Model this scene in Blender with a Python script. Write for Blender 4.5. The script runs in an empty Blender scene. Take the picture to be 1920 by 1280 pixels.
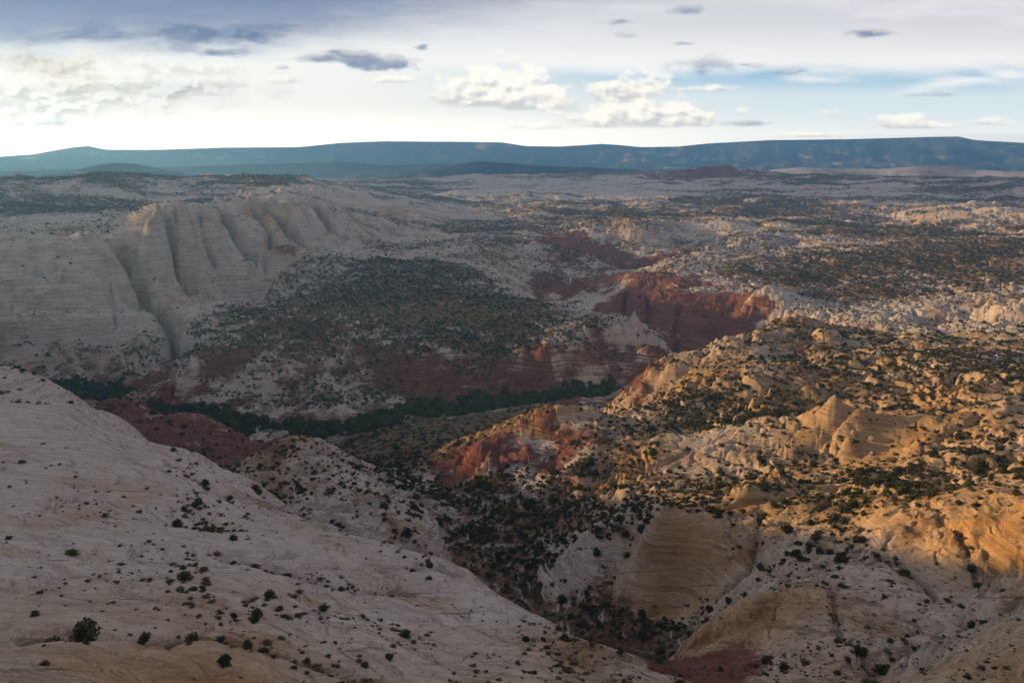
import bpy, math, random
import numpy as np
R = math.radians
random.seed(7); rng = np.random.default_rng(7)
scene = bpy.context.scene
COL = scene.collection

# ------------------------------------------------------------------ camera
CZ = 235.0                                   # eye height above the river
F = 1493.0                                   # focal length in 1920-wide pixels
PITCH = math.atan((640 - 305) / F)
cp, sp = math.cos(PITCH), math.sin(PITCH)
cam = bpy.data.cameras.new('camera'); camo = bpy.data.objects.new('camera', cam); COL.objects.link(camo)
cam.sensor_width = 36; cam.lens = 36 * F / 1920
camo.location = (0, 0, CZ); camo.rotation_euler = (math.pi / 2 - PITCH, 0, 0)
cam.clip_start = 0.5; cam.clip_end = 60000
scene.camera = camo

# ------------------------------------------------------------------ sun, sky, exposure
HAZE = 0.9e-4                                # scattering of the air per metre
SUN_AZ, SUN_EL = -72.0, 9.0                  # degrees from the view direction, above the horizon
S2 = np.array([math.sin(R(SUN_AZ)), math.cos(R(SUN_AZ))]); N2 = np.array([-S2[1], S2[0]]) * -1
TSUN = math.tan(R(SUN_EL))
sun = bpy.data.lights.new('sun', 'SUN'); suno = bpy.data.objects.new('sun', sun); COL.objects.link(suno)
sun.energy = 5.0; sun.angle = R(0.5); sun.color = (1.0, 0.62, 0.26)
suno.rotation_euler = (R(90 - SUN_EL), 0, R(-SUN_AZ + 180))
suno.location = (-2000, 600, 2000)

class NT:
    """short-hand for building node graphs"""
    def __init__(s, tree): s.t = tree; s.n = tree.nodes; s.l = tree.links
    def put(s, sock, v):
        if v is None: return
        if isinstance(v, (int, float)): sock.default_value = v
        elif isinstance(v, (tuple, list)):
            sock.default_value = tuple(v) + ((1.0,) if len(v) == 3 and len(sock.default_value) == 4 else ())
        else: s.l.new(v, sock)
    def m(s, op, a, b=None, c=None, clamp=False):
        n = s.n.new('ShaderNodeMath'); n.operation = op; n.use_clamp = clamp
        s.put(n.inputs[0], a); s.put(n.inputs[1], b); s.put(n.inputs[2], c); return n.outputs[0]
    def vm(s, op, a, b=None, sc=None):
        n = s.n.new('ShaderNodeVectorMath'); n.operation = op
        s.put(n.inputs[0], a); s.put(n.inputs[1], b)
        if sc is not None: s.put(n.inputs['Scale'], sc)
        return n.outputs['Value'] if op in ('LENGTH', 'DOT_PRODUCT') else n.outputs[0]
    def noise(s, vec, scale, detail=4, rough=0.55, dist=0, col=False):
        n = s.n.new('ShaderNodeTexNoise'); s.put(n.inputs['Vector'], vec)
        n.inputs['Scale'].default_value = scale; n.inputs['Detail'].default_value = detail
        n.inputs['Roughness'].default_value = rough; n.inputs['Distortion'].default_value = dist
        return n.outputs['Color'] if col else n.outputs[0]
    def ss(s, v, a, b):                      # smoothstep a..b -> 0..1
        n = s.n.new('ShaderNodeMapRange'); n.interpolation_type = 'SMOOTHSTEP'
        s.put(n.inputs[0], v); s.put(n.inputs[1], a); s.put(n.inputs[2], b); return n.outputs[0]
    def mix(s, f, a, b):
        n = s.n.new('ShaderNodeMix'); n.data_type = 'RGBA'
        s.put(n.inputs[0], f); s.put(n.inputs[6], a); s.put(n.inputs[7], b); return n.outputs[2]
    def mul(s, a, b):
        n = s.n.new('ShaderNodeMix'); n.data_type = 'RGBA'; n.blend_type = 'MULTIPLY'
        n.inputs[0].default_value = 1; s.put(n.inputs[6], a); s.put(n.inputs[7], b); return n.outputs[2]
    def xyz(s, x, y, z):
        n = s.n.new('ShaderNodeCombineXYZ'); s.put(n.inputs[0], x); s.put(n.inputs[1], y); s.put(n.inputs[2], z); return n.outputs[0]
    def sep(s, v):
        n = s.n.new('ShaderNodeSeparateXYZ'); s.put(n.inputs[0], v); return n.outputs

def srgb(r, g, b):
    f = lambda c: (c / 255 / 12.92) if c <= 10 else ((c / 255 + 0.055) / 1.055) ** 2.4
    return (f(r), f(g), f(b))

def sky_uv(u, v):
    """a compass bearing / height in the sky, from the picture: tangent plane y = 1 of the level horizon"""
    a = (u - 960) / F; b = (640 - v) / F
    y = cp + b * sp; z = -sp + b * cp
    return a / y, z / y

def build_world():
    w = bpy.data.worlds.new('World'); scene.world = w; w.use_nodes = True
    t = NT(w.node_tree); w.node_tree.nodes.clear()
    out = t.n.new('ShaderNodeOutputWorld'); bg = t.n.new('ShaderNodeBackground')
    t.l.new(bg.outputs[0], out.inputs[0])
    sky = t.n.new('ShaderNodeTexSky'); sky.sky_type = 'NISHITA'; sky.sun_disc = False
    sky.sun_elevation = R(SUN_EL); sky.sun_rotation = R(SUN_AZ); sky.air_density = 1.2; sky.dust_density = 1.5; sky.ozone_density = 2.0
    tc = t.n.new('ShaderNodeTexCoord'); d = t.vm('NORMALIZE', tc.outputs['Generated'])
    x, y, z = t.sep(d)
    yy = t.m('MAXIMUM', y, 0.06)
    U = t.m('DIVIDE', x, yy); V = t.m('DIVIDE', z, yy)
    front = t.ss(y, 0.15, 0.5)
    q = t.xyz(U, V, 0.0)
    # turbulence, wider than high
    qn = t.xyz(U, t.m('MULTIPLY', V, 1.7), 0.0)
    wob = t.vm('SUBTRACT', t.noise(qn, 14, 4, 0.6, col=True), (0.5, 0.5, 0.5))
    qw = t.vm('ADD', q, t.vm('MULTIPLY', wob, (0.035, 0.014, 0)))
    puff = t.m('SUBTRACT', t.noise(t.vm('ADD', qn, t.vm('MULTIPLY', wob, (0.02, 0.02, 0))), 30, 9, 0.54), 0.5)
    pufl = t.m('SUBTRACT', t.noise(t.vm('ADD', t.vm('ADD', qn, t.vm('MULTIPLY', wob, (0.02, 0.02, 0))), (-0.006, 0.009, 0)), 30, 9, 0.54), 0.5)
    rel = t.m('MULTIPLY', t.m('SUBTRACT', puff, pufl), 4.2)                     # which side of a billow faces the light
    flat_ = t.m('SUBTRACT', t.noise(t.xyz(t.m('MULTIPLY', U, 9.0), t.m('MULTIPLY', V, 42.0), 2.0), 1.6, 8, 0.62), 0.5)
    wispv = t.xyz(t.m('ADD', t.m('MULTIPLY', U, 4.0), t.m('MULTIPLY', V, 9.0)), t.m('MULTIPLY', V, 26.0), 5.0)
    wisp = t.m('SUBTRACT', t.noise(wispv, 1.5, 8, 0.6, 0.6), 0.5)
    ux, uv_, _ = t.sep(q)
    def field(qq, u, v, ru, rv, slope=0.0):
        cu, cv = sky_uv(u, v)
        dd = t.vm('SUBTRACT', qq, (cu, cv, 0))
        if slope:
            a, b, _ = t.sep(dd); dd = t.xyz(a, t.m('ADD', b, t.m('MULTIPLY', a, slope)), 0.0)
        return t.m('SUBTRACT', 1.0, t.vm('LENGTH', t.vm('MULTIPLY', dd, (F / ru, F / rv, 0))))
    def blob(n, u, v, ru, rv, amp, soft, slope=0.0, k=1.0):
        return t.m('MULTIPLY', t.ss(t.m('ADD', field(qw, u, v, ru, rv, slope), t.m('MULTIPLY', n, amp)), 0.10, 0.25 + soft * 1.5), k)
    # clear sky low over the land: brightest on the left where the sun hides, blue only in a band on the right
    low = t.mix(t.ss(ux, -0.35, 0.5), (1.25, 1.16, 1.02), srgb(240, 244, 242))
    mid = t.mix(t.ss(ux, -0.35, 0.45), srgb(243, 242, 238), srgb(214, 230, 236))
    c = t.mix(t.ss(uv_, 0.02, 0.075), low, mid)
    band = t.m('MULTIPLY', t.ss(t.m('ABSOLUTE', t.m('SUBTRACT', uv_, 0.108)), 0.034, 0.004), t.ss(ux, -0.15, 0.30))
    c = t.mix(band, c, srgb(160, 198, 224))
    c = t.mix(0.06, c, t.vm('SCALE', sky.outputs[0], sc=0.1))
    # veil of high cloud with a slanting, frayed lower edge
    edge = t.m('ADD', uv_, t.m('ADD', t.m('MULTIPLY', wisp, 0.035), t.m('MULTIPLY', ux, 0.012)))
    veil = t.ss(edge, 0.098, 0.124)
    grey = t.mix(t.ss(ux, -0.5, 0.3), srgb(204, 206, 214), srgb(209, 211, 217))
    grey = t.mix(t.ss(wisp, -0.1, 0.2), grey, srgb(224, 225, 228))
    c = t.mix(veil, c, t.mix(t.ss(edge, 0.110, 0.175), srgb(240, 240, 238), grey))
    for (u, v, ru, rv, k, sl) in ((1790, 156, 190, 20, 0.9, -0.13), (1880, 140, 130, 34, 0.9, 0.10), (1530, 148, 150, 11, 0.75, 0.0), (1800, 105, 170, 20, .35, -.1), (1100, 118, 420, 26, 0.5, 0.05)):
        c = t.mix(blob(wisp, u, v, ru, rv, 1.6, 0.6, sl, k), c, srgb(245, 245, 243))
    # dark bank across the upper left, streaked by falling rain
    bk = t.m('ADD', t.m('SUBTRACT', uv_, t.m('MULTIPLY', t.m('MAXIMUM', t.m('ADD', ux, 0.30), 0.0), 0.15)), t.m('MULTIPLY', flat_, 0.05))
    bank = t.m('MULTIPLY', t.ss(bk, 0.106, 0.160), t.ss(ux, 0.55, -0.15))
    c = t.mix(t.m('MULTIPLY', bank, 0.97), c, t.mix(t.ss(bk, 0.13, 0.19), srgb(160, 168, 188), srgb(116, 134, 168)))
    # left: bright break under the bank, with warm-lit grey shelves
    c = t.mix(blob(puff, 90, 150, 420, 82, 0.9, 0.7, 0, 0.8), c, (1.12, 1.03, 0.92))
    for (u, v, ru, rv, k, cc) in ((140, 172, 340, 42, .75, (205, 203, 198)), (330, 170, 190, 24, .8, (196, 196, 194)), (60, 205, 300, 34, .7, (212, 211, 206)), (80, 232, 150, 13, .75, (203, 205, 204)),
                                  (110, 128, 150, 26, .7, (196, 186, 174)), (30, 108, 110, 20, .6, (176, 168, 164)), (330, 132, 190, 20, .55, (214, 209, 202)), (410, 160, 80, 12, .6, (202, 202, 202))):
        sh = t.ss(t.m('ADD', t.m('MULTIPLY', puff, 1.4), rel), -0.35, 0.35)
        c = t.mix(blob(puff, u, v, ru * 1.35, rv * 1.4, 1.7, 0.62, 0, min(1.0, k * 1.25)), c, t.mix(sh, srgb(*[q_ - 16 for q_ in cc]), srgb(*[min(255, q_ + 30) for q_ in cc])))
    # dark flat scud
    for (u, v, ru, rv, k) in ((400, 64, 175, 24, .95), (470, 56, 95, 30, .9), (175, 58, 95, 26, .7), (300, 62, 90, 18, .8), (412, 98, 70, 14, .85), (120, 66, 120, 18, .45), (330, 88, 60, 12, .5)):
        c = t.mix(blob(t.m('ADD', flat_, t.m('MULTIPLY', puff, 0.7)), u, v, ru, rv, 1.6, 0.42, 0, k), c, t.mix(t.ss(rel, -0.3, 0.5), srgb(104, 121, 154), srgb(132, 147, 175)))
    for (u, v, ru, rv, k, am) in ((620, 112, 105, 11, .95, 1.3), (690, 112, 76, 25, .95, 1.7), (742, 119, 62, 18, .95, 1.6), (650, 102, 52, 9, .9, 1.3), (1622, 62, 70, 11, .95, 1.4), (1290, 20, 52, 13, .8, 1.8), (1168, 40, 34, 8, .7, 1.6), (1170, 66, 26, 8, .35, 1.6), (1280, 80, 30, 5, .5, 1.4),
                              (1318, 124, 80, 22, .65, 2.2), (1400, 122, 40, 7, .5, 1.6), (795, 88, 20, 8, .8, 1.5), (1400, 232, 74, 10, .75, 1.3), (1490, 134, 60, 7, .5, 1.4), (525, 126, 16, 5, .5, 1.4), (1750, 178, 60, 6, .35, 1.4)):
        n_ = t.m('ADD', t.m('MULTIPLY', flat_, 0.5), puff)
        top = t.ss(t.m('ADD', uv_, t.m('MULTIPLY', rel, 0.006)), sky_uv(u, v + rv * .5)[1], sky_uv(u, v - rv * .9)[1])
        c = t.mix(blob(n_, u, v, ru, rv, am, 0.35, 0, k), c, t.mix(top, srgb(126, 141, 168), srgb(196, 197, 200)))
    # cumulus heaps: bright heads, grey flat feet
    for (u, v, ru, rv, k) in ((870, 178, 72, 34, .8), (935, 168, 105, 52, .95), (990, 186, 80, 34, .9), (1160, 176, 60, 26, .75), (1195, 168, 54, 28, .9), (1200, 218, 140, 34, .9), (1255, 212, 76, 32, .9), (1120, 228, 80, 18, .8), (1060, 200, 60, 16, .5),
                             (1710, 231, 78, 17, .8), (1860, 229, 60, 10, .6), (1350, 166, 36, 8, .75), (1300, 170, 40, 6, .5), (545, 150, 40, 12, .6), (1555, 213, 28, 8, .6), (1520, 253, 60, 7, .6), (735, 150, 50, 10, .7), (650, 215, 30, 6, .3), (1000, 238, 90, 10, .5)):
        base = t.ss(uv_, sky_uv(u, v + rv * 0.72)[1], sky_uv(u, v + rv * 0.5)[1])
        s1 = t.ss(t.m('ADD', uv_, t.m('MULTIPLY', rel, rv / F * 0.9)), sky_uv(u, v + rv * .7)[1], sky_uv(u, v - rv * 0.5)[1])
        c = t.mix(t.m('MULTIPLY', blob(puff, u, v, ru * 1.25, rv * 1.22, 2.1, 0.16 if rv > 12 else 0.35, 0, k), base), c, t.mix(s1, srgb(202, 204, 205), srgb(254, 250, 240)))
    # what the air in front will take away and add is allowed for here
    Tz = t.m('EXPONENT', t.m('MULTIPLY', t.m('MINIMUM', t.m('DIVIDE', 365.0, t.m('MAXIMUM', z, 0.01)), 11500.0), -HAZE))
    Jc = t.vm('SCALE', (0.09, 0.23, 0.36), sc=t.m('SUBTRACT', 1.0, Tz))
    c = t.vm('SCALE', t.vm('MAXIMUM', t.vm('SUBTRACT', c, Jc), (0.02, 0.02, 0.02)), sc=t.m('DIVIDE', 0.505, Tz))
    # the rest of the dome overhead: broken grey cloud
    ov = t.noise(d, 3.0, 5, 0.6)
    dome = t.mix(t.ss(ov, 0.38, 0.62), (0.12, 0.115, 0.15), (0.26, 0.25, 0.285))
    dome = t.mix(t.m('MULTIPLY', t.ss(z, 0.45, 0.05), t.ss(x, 0.5, -0.7)), dome, (1.5, 1.3, 1.06))
    dome = t.mix(t.m('MULTIPLY', t.ss(z, 0.26, 0.03), 0.8), dome, (0.92, 0.86, 0.84))
    c = t.mix(t.m('MULTIPLY', front, t.ss(V, 0.36, 0.20)), dome, c)
    c = t.mix(t.ss(z, -0.02, -0.06), c, (0.12, 0.10, 0.09))
    t.l.new(c, bg.inputs[0]); bg.inputs[1].default_value = 1.0
build_world()
scene.view_settings.view_transform = 'Standard'; scene.view_settings.look = 'None'
scene.view_settings.exposure = 1.0; scene.view_settings.gamma = 1.0
cy = scene.cycles
cy.use_denoising = True; cy.max_bounces = 4; cy.diffuse_bounces = 2; cy.glossy_bounces = 1; cy.volume_bounces = 1; cy.transparent_max_bounces = 4
cy.sample_clamp_indirect = 4

# ------------------------------------------------------------------ noise
_perm = np.random.default_rng(11).permutation(256).astype(np.int32); _perm = np.concatenate([_perm, _perm, _perm[:2]])
_ga = np.random.default_rng(12).uniform(0, 2 * np.pi, 256).astype(np.float32); _gx, _gy = np.cos(_ga), np.sin(_ga)
def perlin(x, y):
    xi = np.floor(x); yi = np.floor(y); xf = (x - xi).astype(np.float32); yf = (y - yi).astype(np.float32)
    xi = xi.astype(np.int64) & 255; yi = yi.astype(np.int64) & 255
    u = xf * xf * xf * (xf * (xf * 6 - 15) + 10); v = yf * yf * yf * (yf * (yf * 6 - 15) + 10)
    a = _perm[xi] + yi; b = _perm[xi + 1] + yi
    def g(h, fx, fy): h = _perm[h & 511]; return _gx[h] * fx + _gy[h] * fy
    n00 = g(a, xf, yf); n10 = g(b, xf - 1, yf); n01 = g(a + 1, xf, yf - 1); n11 = g(b + 1, xf - 1, yf - 1)
    return ((n00 * (1 - u) + n10 * u) * (1 - v) + (n01 * (1 - u) + n11 * u) * v) * 1.5
def fbm(x, y, o=4, g=0.5):
    s = 0; a = 1; t = 0
    for i in range(o):
        s = s + a * perlin(x + 17.3 * i, y - 9.1 * i); t += a; a *= g; x = x * 2.03; y = y * 2.03
    return s / t
def sstep(x, a, b):
    t = np.clip((x - a) / (b - a), 0, 1); return t * t * (3 - 2 * t)

# ------------------------------------------------------------------ terrain skeleton: spot heights (bearing, range, height)
def ray(u, v):
    a = (u - 960) / F; b = (640 - v) / F
    return np.array([a, cp + b * sp, -sp + b * cp])
CTRL = []
def add(x, y, z): CTRL.append((math.atan2(x, y), math.log(math.hypot(x, y)), z))
def A(az, r, z): add(r * math.sin(R(az)), r * math.cos(R(az)), z)
def P(u, v, z):                               # a spot seen at u, v lying at height z
    d = ray(u, v); k = (z - CZ) / d[2]; add(d[0] * k, d[1] * k, z); return math.hypot(d[0], d[1]) * k
def Q(u, v, r):                               # a spot seen at u, v lying r metres away
    d = ray(u, v); k = r / math.hypot(d[0], d[1]); add(d[0] * k, d[1] * k, CZ + d[2] * k)
def H(u, r, z):                               # a spot hidden behind something
    a = (u - 960) / F; y = r
    for _ in range(6):
        x = a * (y * cp + (CZ - z) * sp); y = math.sqrt(max(r * r - x * x, 1))
    add(x, y, z)
def CL(u, v, z, vt, dr):                      # foot of a cliff at height z and its rim seen at vt, dr farther
    r = P(u, v, z); Q(u, vt, r + dr)
for az in (-60, -45, -30, -15, 0, 15, 30, 45, 60):
    A(az, 2, 233.2); A(az, 6, 230); A(az, 20, 211); A(az, 45, 192)
for (r, z) in ((100, 188), (250, 165), (450, 140), (620, 70), (800, 40), (1100, 85), (1500, 140), (2200, 180), (4000, 190), (8000, 135), (20000, 120)): A(-60, r, z)
for (r, z) in ((100, 172), (250, 155), (500, 110), (900, 85), (1500, 95), (2500, 130), (4000, 140), (8000, 130), (20000, 120)): A(60, r, z)
for az in (-40, -20, 0, 20, 40): A(az, 6500, 128); A(az, 10000, 122); A(az, 20000, 120)
# pale slickrock dome in the foreground
for p in ((0, 1280, 88), (300, 1280, 90), (600, 1280, 95), (900, 1280, 105), (1150, 1276, 118), (0, 1100, 140), (300, 1100, 140), (560, 1100, 148), (780, 1110, 160),
          (0, 950, 205), (300, 950, 205), (480, 965, 213), (590, 985, 222), (0, 820, 290), (200, 825, 288), (360, 865, 285), (0, 745, 385), (80, 740, 392),
          (0, 697, 450), (60, 712, 440), (130, 745, 410), (250, 800, 350), (400, 867, 300), (480, 907, 270), (560, 962, 240), (640, 1002, 222), (700, 1022, 210), (790, 1047, 195),
          (870, 1072, 182), (930, 1112, 165), (1010, 1162, 148), (1100, 1222, 132), (1190, 1280, 120), (-200, 1000, 180), (-200, 800, 300), (-150, 690, 440)): Q(*p)
for p in ((0, 560, 80), (0, 660, 25), (150, 510, 62), (150, 640, 15), (280, 450, 58), (400, 375, 72), (470, 335, 78), (560, 300, 82), (650, 285, 75), (760, 275, 74), (880, 258, 76), (950, 235, 82), (1050, 210, 88), (1130, 188, 95), (-150, 640, 40)): H(*p)
# side valley between the dome and the right-hand hills
for p in ((1250, 1265, 97), (1150, 1130, 73), (1000, 1040, 59), (900, 970, 50), (790, 925, 43), (760, 860, 34), (720, 812, 20), (1060, 1090, 68), (1000, 950, 58), (1080, 930, 64), (870, 895, 42), (950, 915, 50), (1180, 1180, 82)): P(*p)
# knolls between the valley and the river
for p in ((560, 812, 480), (640, 860, 430), (715, 930, 372), (480, 838, 470), (600, 930, 372), (560, 880, 410), (730, 985, 330), (230, 752, 600), (300, 773, 585), (350, 778, 575), (420, 800, 560), (470, 832, 520)): Q(*p)
for p in ((560, 560, 22), (640, 530, 20), (480, 570, 22), (250, 690, 14), (350, 670, 10), (430, 650, 8)): H(*p)
for p in ((690, 830, 18), (780, 812, 22), (900, 787, 20), (1000, 768, 16), (650, 822, 8), (800, 792, 10), (900, 772, 8), (1000, 757, 8), (1100, 745, 8), (1160, 735, 9), (100, 735, 6), (300, 770, 8)): P(*p)
for p in ((1045, 757, 530), (1000, 770, 520), (950, 805, 500), (905, 835, 480), (1120, 775, 545), (1100, 840, 450), (1020, 840, 470)): Q(*p)
for p in ((1045, 640, 18), (950, 620, 16), (1120, 680, 16)): H(*p)
for p in ((1030, 905, 58), (880, 900, 46)): P(*p)
# right-hand hills
for p in ((1190, 762, 640), (1225, 692, 680), (1270, 667, 700), (1340, 642, 740), (1420, 607, 800), (1445, 600, 830), (1300, 720, 600), (1300, 790, 505), (1250, 840, 440), (1150, 860, 440), (1200, 920, 372), (1110, 925, 385),
          (1400, 700, 600), (1400, 800, 465), (1340, 765, 535), (1500, 650, 700), (1600, 620, 800), (1500, 720, 575), (1600, 700, 600), (1750, 700, 580), (1900, 700, 570), (1900, 640, 720), (1750, 640, 740),
          (1558, 757, 464), (1600, 770, 462), (1660, 787, 460), (1600, 836, 440), (1550, 834, 442), (1655, 838, 440), (1480, 830, 446), (1750, 800, 450), (1900, 800, 430), (1900, 880, 330), (1750, 880, 352), (1450, 900, 350), (1350, 905, 365), (1300, 960, 312),
          (1125, 1005, 300), (1180, 975, 318), (1250, 1000, 285), (1400, 960, 305), (1500, 1000, 275), (1600, 1000, 265), (1700, 1050, 240), (1780, 985, 262), (1850, 900, 310), (1900, 960, 262), (1900, 1050, 228), (1830, 1085, 230),
          (1300, 1190, 190), (1350, 1142, 205), (1420, 1107, 220), (1500, 1080, 228), (1400, 1200, 178), (1350, 1275, 150), (1500, 1200, 176), (1600, 1150, 197), (1600, 1250, 155), (1740, 1275, 140), (1850, 1178, 163), (1915, 1162, 165),
          (1900, 1260, 132), (1700, 1190, 190), (1660, 1280, 152), (1750, 1130, 210), (1900, 1125, 200), (2050, 1000, 230), (2050, 800, 420), (2050, 1200, 140)): Q(*p)
for p in ((1558, 500, 86), (1620, 495, 86), (1225, 770, 10), (1270, 800, 8), (1340, 850, 10), (1420, 905, 14), (1180, 745, 9), (1310, 228, 88), (1250, 215, 88), (1380, 240, 96)): H(*p)
for p in ((1350, 1112, 86), (1260, 1085, 82), (1180, 1060, 78)): P(*p)
# mid and far right
for p in ((1550, 590, 62), (1700, 590, 62), (1850, 605, 62), (1800, 612, 50), (1900, 560, 78), (1500, 560, 60), (1650, 540, 66), (1850, 520, 76), (1500, 500, 66), (1700, 480, 78), (1880, 460, 86), (1500, 450, 76), (1650, 430, 86), (1880, 425, 95), (2050, 560, 80), (2050, 450, 95)): P(*p)
for p in ((1860, 379, 2550), (1780, 392, 2450), (1700, 415, 2300), (1920, 385, 2600), (1860, 390, 2900)): Q(*p)
# river gorge: walls on the far bank
for c in ((-60, 712, 6, 690, 25), (60, 712, 6, 690, 25), (150, 716, 6, 688, 25), (250, 724, 6, 684, 25), (330, 765, 6, 690, 30), (400, 778, 6, 742, 35), (500, 788, 6, 762, 30), (600, 782, 6, 752, 30), (700, 776, 6, 748, 28),
          (800, 755, 6, 716, 25), (900, 748, 6, 705, 25), (1000, 738, 6, 672, 28), (1100, 726, 6, 670, 25), (1130, 722, 7, 684, 20), (1180, 688, 8, 655, 30), (1250, 678, 8, 648, 30)): CL(*c)
for p in ((400, 700, 32), (500, 700, 34), (600, 690, 32), (700, 690, 34), (800, 680, 37), (500, 640, 45), (380, 650, 44), (600, 640, 43), (800, 625, 42), (1000, 640, 42), (1100, 625, 43), (1180, 615, 44), (900, 660, 38),
          (700, 500, 74), (700, 560, 58), (700, 620, 46), (580, 560, 58), (500, 590, 54), (900, 500, 69), (900, 560, 53), (1000, 560, 47), (900, 450, 84), (1000, 420, 92), (1200, 420, 90), (1300, 480, 70), (1300, 525, 60), (1400, 560, 57), (1100, 480, 64), (600, 500, 72)): P(*p)
# red upstream gorge
for p in ((1060, 553, 20), (1100, 560, 17), (1180, 592, 14), (1250, 622, 12), (1300, 650, 10), (1090, 585, 44), (1030, 565, 46), (1150, 612, 46), (1090, 588, 46), (1210, 640, 46)): P(*p)
for c in ((1080, 552, 20, 522, 50), (1150, 575, 17, 533, 50), (1220, 598, 18, 568, 36), (1290, 620, 16, 586, 38), (1370, 628, 14, 604, 40)): CL(*c)
for p in ((1150, 500, 44), (1180, 470, 56), (1110, 455, 70)): P(*p)
# left-hand cliffs
for c in ((232, 560, 62, 447, 95), (290, 560, 58, 425, 90), (340, 548, 60, 413, 90), (400, 522, 66, 404, 90), (460, 510, 68, 404, 105), (490, 472, 76, 391, 115),
          (560, 464, 80, 386, 115), (630, 455, 82, 391, 130), (700, 437, 86, 416, 110), (800, 426, 88, 412, 90)): CL(*c)
for u in (-80, 20, 110, 190):                 # stepped wall at the far left
    for v, r in ((690, 985), (655, 1005), (640, 1040), (590, 1062), (575, 1098), (525, 1116), (510, 1150), (470, 1168), (452, 1215), (436, 1330)): Q(u, v + (u - 100) * 0.02, r - (u - 100) * 0.12)
for p in ((262, 610, 46), (400, 570, 55), (300, 640, 42)): P(*p)
for p in ((100, 424, 1450), (250, 412, 1500), (250, 396, 1750), (0, 402, 1750), (100, 398, 1750), (150, 384, 1950), (350, 384, 1800), (450, 372, 1850), (560, 366, 1950), (-80, 400, 1800), (0, 371, 2050), (150, 370, 2050), (300, 364, 2050), (0, 349, 2150), (150, 346, 2150), (300, 343, 2150), (450, 339, 2200),
          (580, 335, 2250), (650, 350, 2400), (0, 341, 2700), (300, 337, 2700), (560, 334, 2700), (-80, 342, 2700)): Q(*p)
for p in ((300, 3500, 150), (0, 3500, 150), (560, 3300, 150), (600, 5000, 130)): H(*p)
# far pale mesa
for p in ((800, 402, 99), (900, 380, 113), (1200, 380, 113), (1500, 382, 112), (1800, 402, 112), (680, 365, 112)): P(*p)
for p in ((950, 330, 3500), (1100, 327, 3550), (1270, 328, 3600), (1290, 319, 3700), (1390, 318, 3700), (1420, 328, 3650), (1450, 329, 3600), (1650, 332, 3500), (1800, 337, 3400), (1920, 337, 3400), (870, 339, 3400), (780, 350, 3300), (700, 352, 3300), (1100, 350, 3120), (1400, 353, 3150), (1700, 358, 3080), (900, 358, 3050), (1250, 345, 3250), (1000, 343, 3250), (1550, 348, 3200)): Q(*p)
for p in ((950, 4000, 172), (1270, 4100, 178), (1650, 4000, 168), (950, 4600, 130), (1270, 4700, 132), (1650, 4600, 130), (700, 4600, 128)): H(*p)
CTRL = np.array(CTRL)

AZ0, AZ1, DA = R(-60), R(60), R(0.2)
L0, L1, DL = math.log(2.0), math.log(20000.0), 0.009
ga = np.arange(AZ0, AZ1 + DA, DA); gl = np.arange(L0, L1 + DL, DL)
def rbf_grid(pts, vals, c=0.03, lam=1e-4):
    D = np.hypot(pts[:, None, 0] - pts[None, :, 0], pts[:, None, 1] - pts[None, :, 1])
    K = np.sqrt(D * D + c * c); n = len(pts)
    M = np.zeros((n + 1, n + 1)); M[:n, :n] = K - lam * np.eye(n); M[:n, n] = 1; M[n, :n] = 1
    w = np.linalg.solve(M, np.append(vals, 0))
    out = np.full((len(ga), len(gl)), w[n], np.float32)
    for i in range(n):
        out += (w[i] * np.sqrt((ga[:, None] - pts[i, 0]) ** 2 + (gl[None, :] - pts[i, 1]) ** 2 + c * c)).astype(np.float32)
    return out
_keep = []
for i, p in enumerate(CTRL):                  # drop near-duplicates
    if all(math.hypot(p[0] - CTRL[j][0], p[1] - CTRL[j][1]) > 0.006 for j in _keep): _keep.append(i)
CTRL = CTRL[_keep]
BASE = rbf_grid(CTRL[:, :2], CTRL[:, 2])
def gsample(G, az, lr):
    a = np.clip((az - AZ0) / DA, 0, len(ga) - 1.001); l = np.clip((lr - L0) / DL, 0, len(gl) - 1.001)
    i = a.astype(int); j = l.astype(int); fa = a - i; fl = l - j
    return (G[i, j] * (1 - fa) + G[i + 1, j] * fa) * (1 - fl) + (G[i, j + 1] * (1 - fa) + G[i + 1, j + 1] * fa) * fl
def hit(u, v, G=None):
    """where the line of sight meets the ground"""
    d = ray(u, v); hh = math.hypot(d[0], d[1]); az = math.atan2(d[0], d[1])
    lr = np.linspace(math.log(30), math.log(12000), 4000); r = np.exp(lr)
    g = gsample(BASE if G is None else G, np.full_like(lr, az), lr); zr = CZ + d[2] / hh * r
    k = np.nonzero(zr <= g)[0]; k = k[0] if len(k) else len(r) - 1
    return r[k] * math.sin(az), r[k] * math.cos(az), r[k]

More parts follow.
